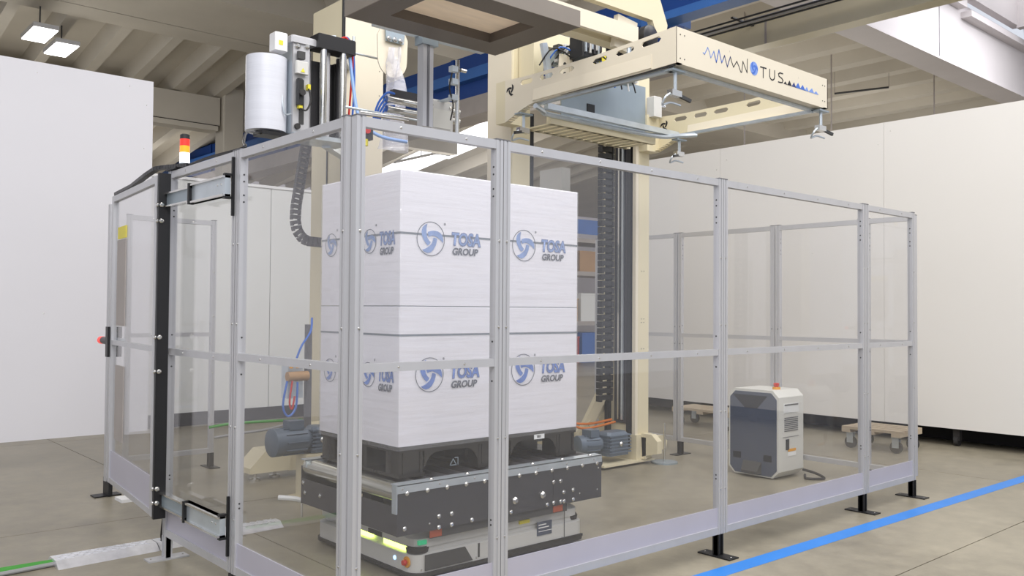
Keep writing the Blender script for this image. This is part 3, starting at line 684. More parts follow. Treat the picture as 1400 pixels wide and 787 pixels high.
for x, x2_ in ((px0+.15, (px0+px1)/2-.11), ((px0+px1)/2+.11, px1-.15)):
    b = MB(); w_ = x2_-x; n_ = 14   # arched apron between the blocks
    top = [(x+w_*i/n_, pz1-.03) for i in range(n_+1)]; bot = [(x+w_*i/n_, pz1-.040-.07*(abs(2*i/n_-1)**6)) for i in range(n_+1)]
    b.loft([[(p[0], py0+.004, p[1]) for p in top+bot[::-1]], [(p[0], py0+.012, p[1]) for p in top+bot[::-1]]]); b.build('apron', M['pallet'], pt)
MB().box(1.565, py0-.002, .575, 1.64, py0, .600).build('label_sticker', M['label_w'], pt)
text('2021', 'sticker_print', .016, M['ink_black'], pt, (1.60, py0-.0025, .588), (1, 0, 0), (0, 0, 1), off=.0006)
flat_poly(stroke([(0, 0), (.02, .03), (.04, 0), (.0, .0)], .004)+stroke([(.05, 0), (.05, .035), (.03, .035)], .004), 'moulded_mark', M['steel_plate'], pt, (1.0, py0-.001, .50), (1, 0, 0), (0, 0, 1))

# ------------------------------------------------------------ cartons
LX0, LX1, LY0, LY1 = .692, 1.888, .727, 1.480
LXM, LYM = (LX0+LX1)/2, (LY0+LY1)/2
rows = [('lower', .618, 1.284, 1.150, .952), ('upper', 1.286, 1.934, 1.637, 1.612)]
def logo(parent, O, X, k, dark):
    Y = (0, 0, 1); O = Vector(O); Xv = Vector(X)
    rx = .083*k
    flat_poly(blades(.080*k), 'logo_blades', M['logo_blue' if dark else 'logo_faded'], parent, O, X, Y, .0004)
    flat_poly(ringpoly(.084*k, .084*k, .0035), 'logo_ring', M['logo_grey'], parent, O, X, Y, .0006)
    text('TOSA', 'logo_lettering', .086, M['logo_outline'], parent, O+Xv*(.218*k)+Vector((0, 0, .004)), X, Y, .12, .0048, .84*k, h=.0004)
    text('TOSA', 'logo_lettering', .086, M['logo_blue' if dark else 'logo_faded'], parent, O+Xv*(.218*k)+Vector((0, 0, .004)), X, Y, .12, .0014, .84*k, h=.0008)
    text('GROUP', 'logo_lettering', .047, M['logo_grey'], parent, O+Xv*(.212*k)+Vector((0, 0, -.056)), X, Y, .2, .0020, 1.02*k, h=.0008)
    text('®', 'trademark_sign', .016, M['logo_grey'], parent, O+Xv*(.083*k)+Vector((0, 0, .075)), X, Y, 0, .0003, 1, h=.0008)
for rn, a, c, seam, lz in rows:
    for ix, (xa, xb) in enumerate(((LX0, LXM-.0005), (LXM+.0005, LX1))):
        for iy, (ya, yb) in enumerate(((LY0, LYM-.0005), (LYM+.0005, LY1))):
            fr = ('front', 'back')[iy]; lr = ('left', 'right')[ix]
            t = thing('carton', '%s white printed carton at the %s %s of the wrapped stack' % (rn, fr, lr), 'carton', ((xa+xb)/2, (ya+yb)/2, a), 0, 'white cartons on the black pallet')
            e = .0022
            MB().box(xa+e, ya+e, a, xb-e, yb-e, seam+.002).build('body', M['carton'], t)
            MB().box(xa+e-.0015, ya+e-.0015, seam-.010, xb-e+.0008, yb-e+.0008, seam+.0005).build('lid_gap', M['seam'], t)
            MB().cbox(xa+.0002, ya+.0002, seam, xb-.0002, yb-.0002, c, .004).build('lid', M['carton'], t)
            if iy == 0: logo(t, (xa+.178 if ix == 0 else xa+.19, ya+.0002-.0006 if lz > seam else ya-.0004, lz), (1, 0, 0), 1.0, rn == 'lower')
            if ix == 0: logo(t, (xa-.0004, (yb-.105), lz-.008), (0, -1, 0), .73, rn == 'lower')
            if rn == 'lower':  # gap under the deep lid shows as a second dark line
                MB().box(xa+e-.001, ya+e-.001, c-.0035, xb-e+.001, yb-e+.001, c+.0005).build('lid_gap', M['seam'], t)
fm = thing('stretch_wrap', 'clear stretch film wrapped around the white cartons', 'film', (1.29, 1.1, .6))
b = MB(); o_ = .006; ring = lambda z, o_: rrect(LX0-o_, LY0-o_, LX1+o_, LY1+o_, .01, z, 3)
b.loft([ring(.60, .0045), ring(.8, .005), ring(1.2, .0045), ring(1.6, .005), ring(1.936, .0045)], cap=False, smooth=True); b.build('film_sleeve', M['film'], fm)
# ------------------------------------------------------------ charging cabinet
ch = thing('charging_station', 'off-white charging cabinet with slate front and red stop button inside the fence', 'charger', (4.38, 1.12, 0))
cx0, cx1, cy0, cy1, cz1 = 4.22, 4.57, .895, 1.335, .66
pr_ = lambda c: [(cy0+c, .0), (cy1-c, .0), (cy1, c), (cy1, cz1-c), (cy1-c, cz1), (cy0+c, cz1), (cy0, cz1-c), (cy0, c)]
b = MB(); b.loft([[(x, y, z+.01) for y, z in pr_(.05)] for x in (cx0, cx1)]); b.build('housing', M['charger_w'], ch)
b = MB(); b.loft([[(x, cy0+(y-cy0)*.93+.015, .02+z*.955) for y, z in pr_(.05)] for x in (cx0-.006, cx0)]); b.build('front_panel', M['charger_d'], ch)
MB().prism([(.03, 0), (-.08, -.10), (-.19, -.10), (-.28, 0)], (cx0-.007, 1.265, .625), (0, 1, 0), (0, 0, 1), .001).build('dark_display', M['charger_dd'], ch)
b = MB(); b.loft([[(cx0-.05, 1.05, .035), (cx0-.05, 1.19, .035), (cx0-.05, 1.19, .05), (cx0-.05, 1.05, .05)], [(cx0-.006, 1.04, .03), (cx0-.006, 1.2, .03), (cx0-.006, 1.2, .12), (cx0-.006, 1.04, .12)]]); b.build('charging_contact', M['agv_dark'], ch)
for y in (.95, 1.22): MB().box(cx0-.009, y, .13, cx0-.006, y+.07, .18).build('slot', M['charger_dd'], ch)
sd = cy0
MB().box(4.29, sd-.003, .50, 4.50, sd, .57).build('handle_recess', M['grey_board'], ch); MB().box(4.30, sd-.005, .555, 4.49, sd-.003, .565).build('recess_lip', M['agv_dark'], ch)
for k in range(8): MB().box(4.30, sd-.003, .36+k*.014, 4.49, sd, .366+k*.014).build('vent_slot', M['alu_dark'], ch)
MB().box(4.32, sd-.006, .22, 4.36, sd, .30).build('socket', M['charger_dd'], ch)
MB().box(4.35, sd-.003, .205, 4.46, sd, .225).build('amber_label', M['amber'], ch)
MB().box(4.35, sd-.003, .17, 4.46, sd, .20).build('label', M['label_w'], ch)
MB().box(4.28, sd-.003, .315, 4.50, sd, .318).build('panel_gap', M['alu_dark'], ch)
MB().cyl((4.36, 1.0, cz1+.01), (4.36, 1.0, cz1+.028), .03, 16).build('button_base', M['amber'], ch)
MB().cyl((4.36, 1.0, cz1+.028), (4.36, 1.0, cz1+.06), .02, 16, prof=[(0, .014), (.4, .022), (.9, .022), (1, .014)]).build('stop_button', M['red'], ch)
MB().tube([(4.55, .89, .05), (4.62-.04, .80, .03), (4.60-.04, .72, .012), (4.50, .70, .01), (4.42, .78, .012), (4.50, .84, .02)], .01).build('power_cable', M['rubber'], ch)

# ------------------------------------------------------------ dollies
def dolly(x, y, label, L_=.55, W_=.45):
    t = thing('dolly', label, 'dolly', (x, y, 0), 0, 'wooden dollies')
    z = .15
    for yy in (y-L_/2, y-.04, y+L_/2-.08): MB().box(x-W_/2, yy, z, x+W_/2, yy+.08, z+.03).build('cross_slat', M['wood'], t)
    for k in range(4):
        xx = x-W_/2+k*(W_-.09)/3
        MB().box(xx, y-L_/2, z+.03, xx+.09, y+L_/2, z+.055).build('deck_slat', M['wood'], t)
    for sx in (-1, 1):
        for sy in (-1, 1):
            cx_, cy_ = x+sx*(W_/2-.06), y+sy*(L_/2-.06)
            c_ = MB().box(cx_-.03, cy_-.035, z-.012, cx_+.03, cy_+.035, z).box(cx_-.024, cy_-.03, .05, cx_-.018, cy_+.03, z-.012).box(cx_+.018, cy_-.03, .05, cx_+.024, cy_+.03, z-.012).build('castor_fork', M['steel'], t)
            MB().cyl((cx_-.015, cy_, .055), (cx_+.015, cy_, .055), .055, 18).build('wheel', M['rubber'], c_)
dolly(6.35, 1.13, 'low wooden dolly on grey wheels behind the right end of the fence')
dolly(6.35, 3.05, 'low wooden dolly standing behind the rear fence beside the cream column', .75, .4)

# ------------------------------------------------------------ wrapping machine: base and columns
mc = thing('wrapping_machine', 'cream painted wrapping machine frame with tall columns behind the cartons', 'machine', (2.9, 3.0, 0))
def column(x0, y0, x1, y1, z0, z1, m2=None):
    b = MB(); b.cbox(x0, y0, z0, x1, y1, z1, .006); return b.build('column', m2 or M['cream'], mc)
# right column
c = column(3.96, 2.05, 4.10, 2.50, .08, 3.3)
MB().box(3.925, 2.05, .1, 3.958, 2.085, 3.3).build('edge_strip', M['cream_l'], mc)
MB().box(3.945, 2.12, .32, 3.96, 2.30, 2.9).build('rail_plate', M['panel_grey'], mc)
MB().box(3.915, 2.10, .12, 3.945, 2.14, 2.95).build('belt', M['black_plastic'], mc)
MB().box(3.925, 2.235, .35, 3.945, 2.25, 2.95).build('guide_rail', M['chrome'], mc)
MB().box(3.925, 2.19, .35, 3.94, 2.21, 2.95).build('guide_rail', M['steel'], mc)
MB().box(3.90, 2.335, .12, 3.945, 2.37, 2.95).build('belt', M['black_plastic'], mc)
for z in (.95, 1.17, 1.2, 1.6): place_mesh(HOLE, 'bolt_hole', mc, (4.0, 2.05, z), (0, -1, 0)); place_mesh(HOLE, 'bolt_hole', mc, (4.03, 2.05, z), (0, -1, 0))
MB().box(3.62, 2.62, 1.86, 3.72, 2.90, 2.50).build('control_box', M['agv'], mc)
MB().box(3.62, 2.50, 1.25, 3.64, 2.64, 1.86).build('bracket_plate', M['steel_plate'], mc)
MB().box(3.70, 2.62, .1, 3.76, 2.68, 1.86).build('stand_pipe', M['agv'], mc)
# middle column
column(2.55, 2.05, 2.73, 2.34, .08, 3.3, M['cream'])
MB().box(2.545, 2.06, .1, 2.549, 2.33, 3.3).build('cover_strip', M['cream_l'], mc)
MB().box(2.93, 2.27, .1, 2.965, 2.31, 2.8).build('belt', M['black_plastic'], mc)
# left column (tall, boxed)
column(1.87, 3.30, 2.24, 3.78, .1, 3.72, M['cream_l'])
MB().box(1.862, 3.29, .1, 1.868, 3.79, 3.72).build('side_cover', M['cream'], mc)
MB().box(1.855, 3.52, 1.6, 1.861, 3.535, 3.35).build('slot', M['black_plastic'], mc)
MB().box(1.855, 3.29, .2, 1.875, 3.31, 3.74).build('belt', M['black_plastic'], mc)
for z in (3.0, 3.2, 2.2): place_mesh(HOLE, 'bolt_hole', mc, (2.2, 3.3, z), (0, -1, 0)); place_mesh(HOLE, 'bolt_hole', mc, (1.95, 3.3, z), (0, -1, 0))
# base beams
MB().box(1.45, 3.32, .05, 4.1, 3.5, .24).build('base_beam', M['cream'], mc)
b = MB(); b.prism([(1.14, .06), (1.46, .06), (1.46, .22), (1.26, .22), (1.14, .10)], (0, 3.52, 0), (1, 0, 0), (0, 0, 1), .22); b.build('base_foot', M['cream'], mc)
for xy in ((1.2, 3.35), (1.38, 3.4), (2.3, 3.4)): MB().cyl((*xy, 0), (*xy, .06), .03, 14, prof=[(0, .04), (.3, .04), (.35, .012), (1, .012)]).build('levelling_foot', M['chrome'], mc)
MB().box(3.5, 2.0, .02, 4.12, 2.75, .035).build('base_plate', M['cream'], mc)
MB().box(3.85, 2.5, .035, 4.1, 3.4, .2).build('base_beam', M['cream'], mc)
MB().box(3.92, 2.03, .035, 4.12, 2.5, .24).build('base_beam', M['cream'], mc)
MB().box(2.45, 2.0, .02, 2.95, 2.75, .035).build('base_plate', M['cream'], mc)
MB().box(2.95, 2.2, .02, 3.5, 2.4, .08).build('base_beam', M['cream'], mc)
b = MB(); b.prism([(2.02, .06), (1.86, .10), (1.86, .20), (1.92, .25), (2.03, .25)], (3.98, 0, 0), (0, 1, 0), (0, 0, 1), .06); b.build('outrigger', M['cream'], mc)
b = MB(); b.prism([(3.98, .04), (4.14, .1), (4.24, .10), (4.26, .17), (4.2, .22), (3.98, .22)], (0, 2.03, 0), (1, 0, 0), (0, 0, 1), .05); b.build('outrigger', M['cream'], mc)
MB().cyl((4.16, 1.93, .012), (4.16, 1.93, .33), .01, 10).build('levelling_screw', M['chrome'], mc)
MB().cyl((4.16, 1.93, 0), (4.16, 1.93, .012), .11, 24).build('levelling_pad', M['steel_plate'], mc)
MB().obar((3.98, 2.35, .75), (3.60, 2.45, .06), .05, .09).build('brace', M['cream'], mc)
MB().obar((3.72, 2.4, .30), (3.95, 2.42, .45), .04, .05).build('brace', M['cream'], mc)
# header
MB().box(2.55, 2.12, 3.3, 4.1, 2.4, 3.42).build('header_beam', M['cream'], mc)
# fan marks on the frame ends are cut marks: printed below

def motor(loc, ax, label, L_=.30, r=.085, box=(.2, .16, .2)):
    x, y, z = loc; t = thing('gear_motor', label, 'motor', loc, 0, 'blue-grey gear motors')
    a = Vector(loc)+Vector((0, 0, 0)); d_ = Vector(ax).normalized()
    cbx = box; b = MB(); b.cbox(x-cbx[0]/2, y-cbx[1]/2, z-cbx[2]/2, x+cbx[0]/2, y+cbx[1]/2, z+cbx[2]/2, .025); g_ = b.build('gearbox', M['motor'], t)
    for k in range(6): MB().box(x-cbx[0]/2-.006, y-cbx[1]/2-.008, z-cbx[2]/2+.02+k*cbx[2]/7, x+cbx[0]/2+.006, y+cbx[1]/2, z-cbx[2]/2+.03+k*cbx[2]/7).build('fin', M['motor'], g_)
    s_ = a+d_*cbx[0]*.5
    MB().cyl(s_, s_+d_*L_, r, 20, prof=[(0, r*.8), (.1, r*.8), (.12, r), (.75, r), (.76, r*1.08), (.98, r*1.08), (1, r*.95)]).build('motor_body', M['motor'], t)
    for k in range(10):
        e = d_.cross(Vector((0, 0, 1))).normalized(); an = PI*2*k/10
        off = (e*math.cos(an)+Vector((0, 0, 1))*math.sin(an))*r
        MB().obar(s_+d_*L_*.15+off, s_+d_*L_*.72+off, .006, .016, off).build('fin', M['motor'], t)
    tb = s_+d_*L_*.4+Vector((0, 0, r)); MB().box(tb.x-.05, tb.y-.05, tb.z-.01, tb.x+.05, tb.y+.05, tb.z+.05).build('terminal_box', M['motor'], t)
    place_mesh(BIGBOLT, 'shaft_cap', t, a+Vector((0, -cbx[1]/2-.008, 0)), (0, -1, 0))
    return t
motor((3.74, 2.13, .185), (-1, .25, 0), 'blue-grey gear motor with fins at the foot of the right cream column', .22, .07, (.25, .16, .19))
motor((3.50, 2.55, .26), (-1, 0, 0), 'second blue-grey motor behind the finned one near the right column foot', .22, .065, (.14, .14, .16))
motor((1.26, 2.55, .40), (-1, -.05, 0), 'blue-grey motor left of the pallet beyond the steel end roller', .27, .085, (.13, .15, .17))
# its stand
b = MB(); b.box(1.12, 2.44, 0, 1.38, 2.68, .02).box(1.16, 2.48, .02, 1.36, 2.64, .29).box(1.14, 2.46, .29, 1.38, 2.66, .31)
tag(recenter(b.build('motor_stand', M['cream'])), 'small cream steel stand carrying the motor beyond the end roller', 'stand')
# orange cables at the right column foot, green ones behind
for i, (pts, m, nm) in enumerate((
    ([(3.25, 2.45, .36), (3.42, 2.35, .34), (3.55, 2.28, .30), (3.7, 2.25, .31), (3.9, 2.25, .33)], 'orange_cable', 'upper orange cable looping behind the motor at the right column foot'),
    ([(3.2, 2.5, .40), (3.4, 2.42, .36), (3.6, 2.3, .33), (3.88, 2.27, .35)], 'orange_cable', 'lower orange cable looping behind the motor at the right column foot'))):
    tag(recenter(MB().tube(pts, .010).build('cable', M[m])), nm, 'cable', 'cables at the right column foot')
tag(recenter(MB().tube([(3.3, 2.95, .55), (3.5, 2.9, .50), (3.6, 2.85, .56), (3.66, 2.8, .75), (3.68, 2.78, 1.3)], .016).build('cable', M['green_cable'])), 'dark green cable rising behind the right column foot', 'cable')
# energy chains
chain('cable_chain', 'wide black ladder cable chain running down beside the right column', [(3.66, 2.14, 2.72), (3.66, 2.14, 1.4), (3.67, 2.16, .5)], .15, .05, .055, M['black_plastic'], up=(0, 1, 0), cat='cable chain')
chain('cable_chain', 'dark curved cable chain hanging left of the cream left column', [(1.40, 3.0, 2.5), (1.36, 3.0, 2.25), (1.32, 3.0, 2.0), (1.315, 3.0, 1.9), (1.33, 3.0, 1.83), (1.37, 3.0, 1.775), (1.42, 3.0, 1.755), (1.55, 3.0, 1.75)], .07, .035, .038, M['panel_grey'], up=(0, 1, 0), cat='cable chain')

# ------------------------------------------------------------ spreader frame with printed front beam
fr = thing('spreader_frame', 'cream overhead frame with the printed lettering on its front beam', 'frame', (3.25, 1.3, 2.69))
FY = .44
b = MB(); b.box(2.402, FY, 2.712, 4.12, FY+.006, 2.925); b.box(2.402, FY+.006, 2.712, 4.12, FY+.09, 2.718); b.box(2.402, FY+.006, 2.919, 4.12, FY+.05, 2.925); b.build('front_beam', M['cream_l'], fr)
def arm(x, nm):
    # tapered side plate with slots: built as strips so that the slots are real openings
    top = [(.44, 2.925), (.6, 2.917), (.8, 2.906), (1.09, 2.893), (1.34, 2.891), (1.62, 2.890), (1.78, 2.892), (1.93, 2.90)]
    bot = [(.44, 2.712), (.7, 2.705), (1.0, 2.703), (1.4, 2.70), (1.6, 2.695), (1.7, 2.688), (1.80, 2.66), (1.96, 2.60)]
    def itp(P_, y):
        for i in range(len(P_)-1):
            if P_[i][0] <= y <= P_[i+1][0]: t = (y-P_[i][0])/(P_[i+1][0]-P_[i][0]); return P_[i][1]+(P_[i+1][1]-P_[i][1])*t
        return P_[-1][1]
    slots = [(.55, .70), (.76, .91), (.98, 1.11), (1.27, 1.41), (1.47, 1.60), (1.67, 1.80)]
    b = MB(); ya = .44; n_ = 61; ys_ = sorted(set([.44+i*(1.96-.44)/n_ for i in range(n_+1)] + [s for q in slots for s in q]))
    for i in range(len(ys_)-1):
        y0_, y1_ = ys_[i], ys_[i+1]; m_ = (y0_+y1_)/2
        inside = [q for q in slots if q[0] <= m_ <= q[1]]
        def z_(y): return itp(bot, y), itp(top, y)
        def slz(y, q):
            zc = (itp(top, y))-.040; r_ = .017
            e = min(y-q[0], q[1]-y); hh = r_ if e >= r_ else math.sqrt(max(0, r_*r_-(r_-e)**2)); return zc-hh, zc+hh
        def seg(a0, a1, c0, c1):
            b.quadbox([(x, y0_, a0), (x+.008, y0_, a0), (x+.008, y1_, c0), (x, y1_, c0), (x, y0_, a1), (x+.008, y0_, a1), (x+.008, y1_, c1), (x, y1_, c1)])
        b0, t0 = z_(y0_); b1, t1 = z_(y1_)
        if inside:
            q = inside[0]; l0, h0 = slz(y0_, q); l1, h1 = slz(y1_, q)
            seg(b0, l0, b1, l1); seg(h0, t0, h1, t1)
        else: seg(b0, t0, b1, t1)
    s = 1 if x < 3 else -1
    xi = x+.008 if s > 0 else x
    for i in range(len(ys_)-1):
        y0_, y1_ = ys_[i], ys_[i+1]
        b.box(min(xi, xi+s*.05), y0_, itp(bot, y0_), max(xi, xi+s*.05), y1_, itp(bot, y0_)+.005)
    a_ = b.build(nm, M['cream_l'] if x < 3 else M['cream'], fr)
    # stiffening fold on the outside of the plate
    O = -1 if x < 3 else -1
    f = MB(); f.loft([[(x-.012, .62, 2.715), (x, .62, 2.712), (x, .62, 2.80), (x-.002, .62, 2.80)], [(x-.012, 1.66, 2.705), (x, 1.66, 2.70), (x, 1.66, 2.785), (x-.002, 1.66, 2.785)]]); f.build('stiffener', M['cream_l'], a_)
    # fan emblem
    flat_poly([[(-px_*.046, py_*.046) for px_, py_ in [(p_[0], p_[1]) for p_ in bl]] for bl in blades(1.0)], 'fan_emblem', M['ink_black'], a_, (x-.001, 1.90, 2.82), (0, -1, 0), (0, 0, 1), .001)
arm(2.40, 'left_arm'); arm(4.112, 'right_arm')
MB().box(2.4, 1.96, 2.60, 2.56, 2.06, 2.90).build('arm_root', M['cream'], fr)
MB().box(3.96, 1.96, 2.60, 4.12, 2.06, 2.90).build('arm_root', M['cream'], fr)
MB().box(2.408, .46, 2.7, 2.42, 1.7, 2.712).build('edge_rail', M['rail'], fr)
MB().box(2.45, .50, 2.692, 4.08, .53, 2.71).build('edge_rail', M['steel'], fr)
for x in (2.43, 4.0):
    b = MB(); b.box(x, .5, 2.68, x+.03, 1.7, 2.70); b.build('guide_rail', M['steel'], fr)
for x, z in ((2.44, 2.885), (2.48, 2.885), (2.44, 2.745), (2.48, 2.745), (4.05, 2.87), (4.08, 2.87), (4.05, 2.76), (4.08, 2.76)): place_mesh(HOLE, 'bolt_hole', fr, (x, FY, z), (0, -1, 0))
# rear galvanised bar, plate and slotted tray
b = MB(); b.tube([(2.38, 1.62, 2.66), (2.5, 1.66, 2.645), (2.6, 1.69, 2.64), (3.4, 1.68, 2.64), (3.75, 1.64, 2.64), (3.9, 1.6, 2.66), (4.02, 1.5, 2.67)], .018, 8); b.build('rear_bar', M['steel'], fr)
b = MB(); b.box(2.5, 1.62, 2.66, 3.95, 1.66, 2.70); b.build('rear_channel', M['steel'], fr)
MB().box(2.98, 1.98, 2.70, 3.96, 1.99, 3.13).build('cover_plate', M['steel_plate'], fr)
MB().box(3.26, 1.972, 2.79, 3.34, 1.98, 2.88).build('cable_outlet', M['black_plastic'], fr)
b = MB()
for k in range(13):
    x = 2.62+k*.085; b.box(x, 1.72, 2.585, x+.055, 1.98, 2.595)
b.box(2.6, 1.70, 2.585, 3.75, 1.74, 2.64); b.box(2.6, 1.96, 2.585, 3.75, 2.0, 2.60); b.build('slotted_tray', M['cream'], fr, 'stuff')
MB().box(3.40, 1.99, 2.60, 3.75, 2.04, 2.72).build('carriage_block', M['cream'], fr)
# hanging clamps
def clamp(x, y, z, L_, s=1):
    g_ = MB(); g_.cyl((x, y, z), (x, y, z-L_), .011, 8); r_ = g_.build('clamp_rod', M['steel'], fr)
    MB().box(x-.05, y-.02, z-L_-.015, x+.04, y+.02, z-L_+.02).build('clamp_body', M['chrome'], r_)
    MB().obar((x+.02, y, z-L_), (x+.11*s, y-.03, z-L_-.03), .015, .02).build('clamp_lever', M['rail'], r_)
    MB().tube([(x-.04, y, z-L_), (x-.09, y, z-L_-.03), (x-.08, y+.03, z-L_-.07), (x-.02, y+.02, z-L_-.05), (x+.05, y, z-L_-.06)], .007, 6).build('clamp_hook', M['steel'], r_)
    MB().box(x-.06, y-.03, z-.01, x+.06, y+.03, z+.0).build('clamp_mount', M['steel_plate'], r_)
clamp(2.47, .50, 2.69, .14); clamp(4.08, .47, 2.70, .13); clamp(3.95, 1.62, 2.64, .12, -1); clamp(2.40, 1.76, 2.63, .12, -1)
MB().cbox(3.98, 1.90, 2.88, 4.08, 1.99, 3.05, .006).build('junction_box', M['agv'], fr)
MB().cyl((4.09, 1.93, 2.98), (4.13, 1.92, 2.98), .022, 12).build('chrome_lamp', M['chrome'], fr)
# printed pattern and letters
wave = [(2.659, 2.822), (2.674, 2.815), (2.69, 2.84), (2.705, 2.863), (2.722, 2.84), (2.736, 2.806), (2.75, 2.826), (2.767, 2.852), (2.78, 2.82), (2.793, 2.789), (2.806, 2.83), (2.819, 2.872), (2.835, 2.83), (2.848, 2.797), (2.862, 2.82), (2.877, 2.848), (2.892, 2.815), (2.907, 2.783), (2.923, 2.82), (2.939, 2.853), (2.955, 2.82), (2.973, 2.794), (2.99, 2.815), (3.008, 2.837), (3.03, 2.81), (3.052, 2.777), (3.062, 2.78), (3.074, 2.85), (3.12, 2.786), (3.124, 2.874)]
E_ = (0, FY-.0002, 0); X_ = (1, 0, 0); Z_ = (0, 0, 1)
flat_poly(stroke(wave[:8], .0055), 'printed_wave', M['ink_b1'], fr, E_, X_, Z_, .001)
flat_poly(stroke(wave[7:15], .0065), 'printed_wave', M['ink_b2'], fr, E_, X_, Z_, .001)
flat_poly(stroke(wave[14:20], .0060), 'printed_wave', M['ink_b3'], fr, E_, X_, Z_, .001)
flat_poly(stroke(wave[19:], .0060), 'printed_wave', M['ink_black'], fr, E_, X_, Z_, .001)
flat_poly([[(3.198+.044*math.cos(a*PI/12), 2.828+.044*math.sin(a*PI/12)) for a in range(24)]], 'printed_globe', M['ink_b1'], fr, E_, X_, Z_, .001)
flat_poly([[(3.198+p_[0], 2.828+p_[1]) for p_ in bl] for bl in blades(.044)], 'printed_globe', M['ink_b2'], fr, E_, X_, Z_, .0016)
flat_poly(stroke([(3.271, 2.853), (3.338, 2.855)], .008)+stroke([(3.303, 2.853), (3.303, 2.788)], .008), 'printed_letter_t', M['ink_black'], fr, E_, X_, Z_, .001)
flat_poly(stroke([(3.378, 2.857), (3.378, 2.812), (3.386, 2.798), (3.402, 2.792), (3.418, 2.794), (3.432, 2.804), (3.437, 2.82), (3.437, 2.859)], .008), 'printed_letter_u', M['ink_black'], fr, E_, X_, Z_, .001)
flat_poly(stroke([(3.536, 2.857), (3.50, 2.856), (3.484, 2.847), (3.488, 2.832), (3.523, 2.824), (3.538, 2.812), (3.53, 2.797), (3.51, 2.793), (3.482, 2.793)], .008), 'printed_letter_s', M['ink_black'], fr, E_, X_, Z_, .001)
mts = [((3.545, 3.567, 3.590), .811, 'ink_black'), ((3.590, 3.618, 3.648), .826, 'ink_black'), ((3.645, 3.675, 3.70), .824, 'ink_b3'), ((3.69, 3.727, 3.76), .830, 'ink_b2'), ((3.75, 3.786, 3.82), .826, 'ink_b2'), ((3.81, 3.839, 3.865), .821, 'ink_b1'), ((3.86, 3.907, 3.935), .824, 'ink_b1'), ((3.93, 3.961, 3.995), .813, 'ink_b1')]
for (a, m_, c), h_, mk in mts: flat_poly([[(a, 2.792), (c, 2.792), (m_, 2+h_)]], 'printed_peak', M[mk], fr, E_, X_, Z_, .001)
text('i', 'small_print', .02, M['alu_dark'], fr, (2.93, FY-.0005, 2.885), X_, Z_); text('i', 'small_print', .02, M['alu_dark'], fr, (3.73, FY-.0005, 2.865), X_, Z_)

# ------------------------------------------------------------ drive group above the frame
dg = thing('drive_unit', 'tangle of black motor, valves and cables above the slotted cream arm', 'drive unit', (3.1, 1.7, 2.9))
MB().box(2.72, 1.79, 3.05, 3.60, 1.86, 3.15).build('valve_block', M['steel_plate'], dg)
MB().box(2.72, 1.76, 3.06, 3.60, 1.79, 3.08).build('manifold_rail', M['alu'], dg)
for k in range(13):
    vb = MB().cbox(2.74+k*.066, 1.765, 3.15, 2.785+k*.066, 1.83, 3.195+.012*(k % 3), .004).build('valve', (M['rail'], M['agv'], M['rail'], M['yellow'])[k % 4], dg)
    MB().cyl((2.762+k*.066, 1.775, 3.11), (2.762+k*.066, 1.745, 3.11), .010, 8).build('fitting', (M['chrome'], M['yellow'])[k % 5 == 0], dg)
MB().cyl((3.02, 1.5, 3.16), (3.34, 1.47, 3.16), .085, 20, prof=[(0, .07), (.05, .085), (.6, .085), (.62, .092), (.95, .092), (1, .07)]).build('motor_body', M['black_plastic'], dg)
for k in range(8): MB().cyl((3.05+k*.026, 1.497-k*.002, 3.16), (3.056+k*.026, 1.496-k*.002, 3.16), .096, 20).build('fin', M['black_plastic'], dg)
MB().cbox(2.80, 1.58, 3.08, 3.0, 1.72, 3.24, .006).build('connector_box', M['black_plastic'], dg)
for k in range(8): MB().cbox(2.815+k*.022, 1.566, 3.11+.03*(k % 2), 2.831+k*.022, 1.582, 3.18+.03*(k % 2), .002).build('connector', (M['steel'], M['panel_grey'], M['agv'])[k % 3], dg)
for k in range(9):
    z = 3.05+.02*(k % 4)
    MB().tube([(2.60+k*.05, 1.82, 3.02), (2.66+k*.07, 1.74, z+.09), (2.80+k*.07, 1.70, z+.04), (2.9+k*.08, 1.76, z), (2.95+k*.08, 1.77, 2.98)], .006, 6).build('cable', (M['rubber'], M['blue_hose'], M['rubber'], M['white'])[k % 4], dg)
b = MB(); b.prism([(0, 0), (.16, 0), (.10, .23), (.02, .23)], (2.70, 1.74, 2.88), (1, 0, 0), (0, 0, 1), .012); sp_ = b.build('support_plate', M['cream_l'], dg)
for z in (2.97, 3.04): MB().cyl((2.765, 1.728, z), (2.765, 1.724, z), .015, 12).build('plate_hole', M['rail'], sp_)
MB().obar((2.70, 1.80, 2.88), (2.62, 1.80, 3.18), .03, .05).build('support_strut', M['steel'], dg)
MB().obar((2.86, 1.72, 2.90), (2.80, 1.72, 3.12), .012, .03).build('support_strut', M['cream_l'], dg)
MB().box(2.60, 1.88, 2.9, 2.70, 2.04, 3.3).build('support_post', M['cream'], dg)

# ------------------------------------------------------------ top platen and its gantry
pn = thing('press_platen', 'brown-grey press platen with a recessed plywood window hanging above the cartons', 'platen', (1.34, 1.1, 2.87))
a0, a1, b0, b1 = .81, 1.88, .72, 1.455; h0, h1, k0, k1 = .98, 1.69, .885, 1.275; zb, zt = 2.87, 2.96
def rframe(b, z0_, z1_):
    b.box(a0, b0, z0_, a1, k0, z1_); b.box(a0, k1, z0_, a1, b1, z1_); b.box(a0, k0, z0_, h0, k1, z1_); b.box(h1, k0, z0_, a1, k1, z1_)
b = MB(); rframe(b, zb, zt); b.build('frame', M['taupe'], pn)
for q in ((a0-.006, b0-.006, a1+.006, b0), (a0-.006, b1, a1+.006, b1+.006), (a0-.006, b0, a0, b1), (a1, b0, a1+.006, b1)):
    MB().box(q[0], q[1], zb, q[2], q[3], zt+.004).build('edge_profile', M['taupe_l'], pn)
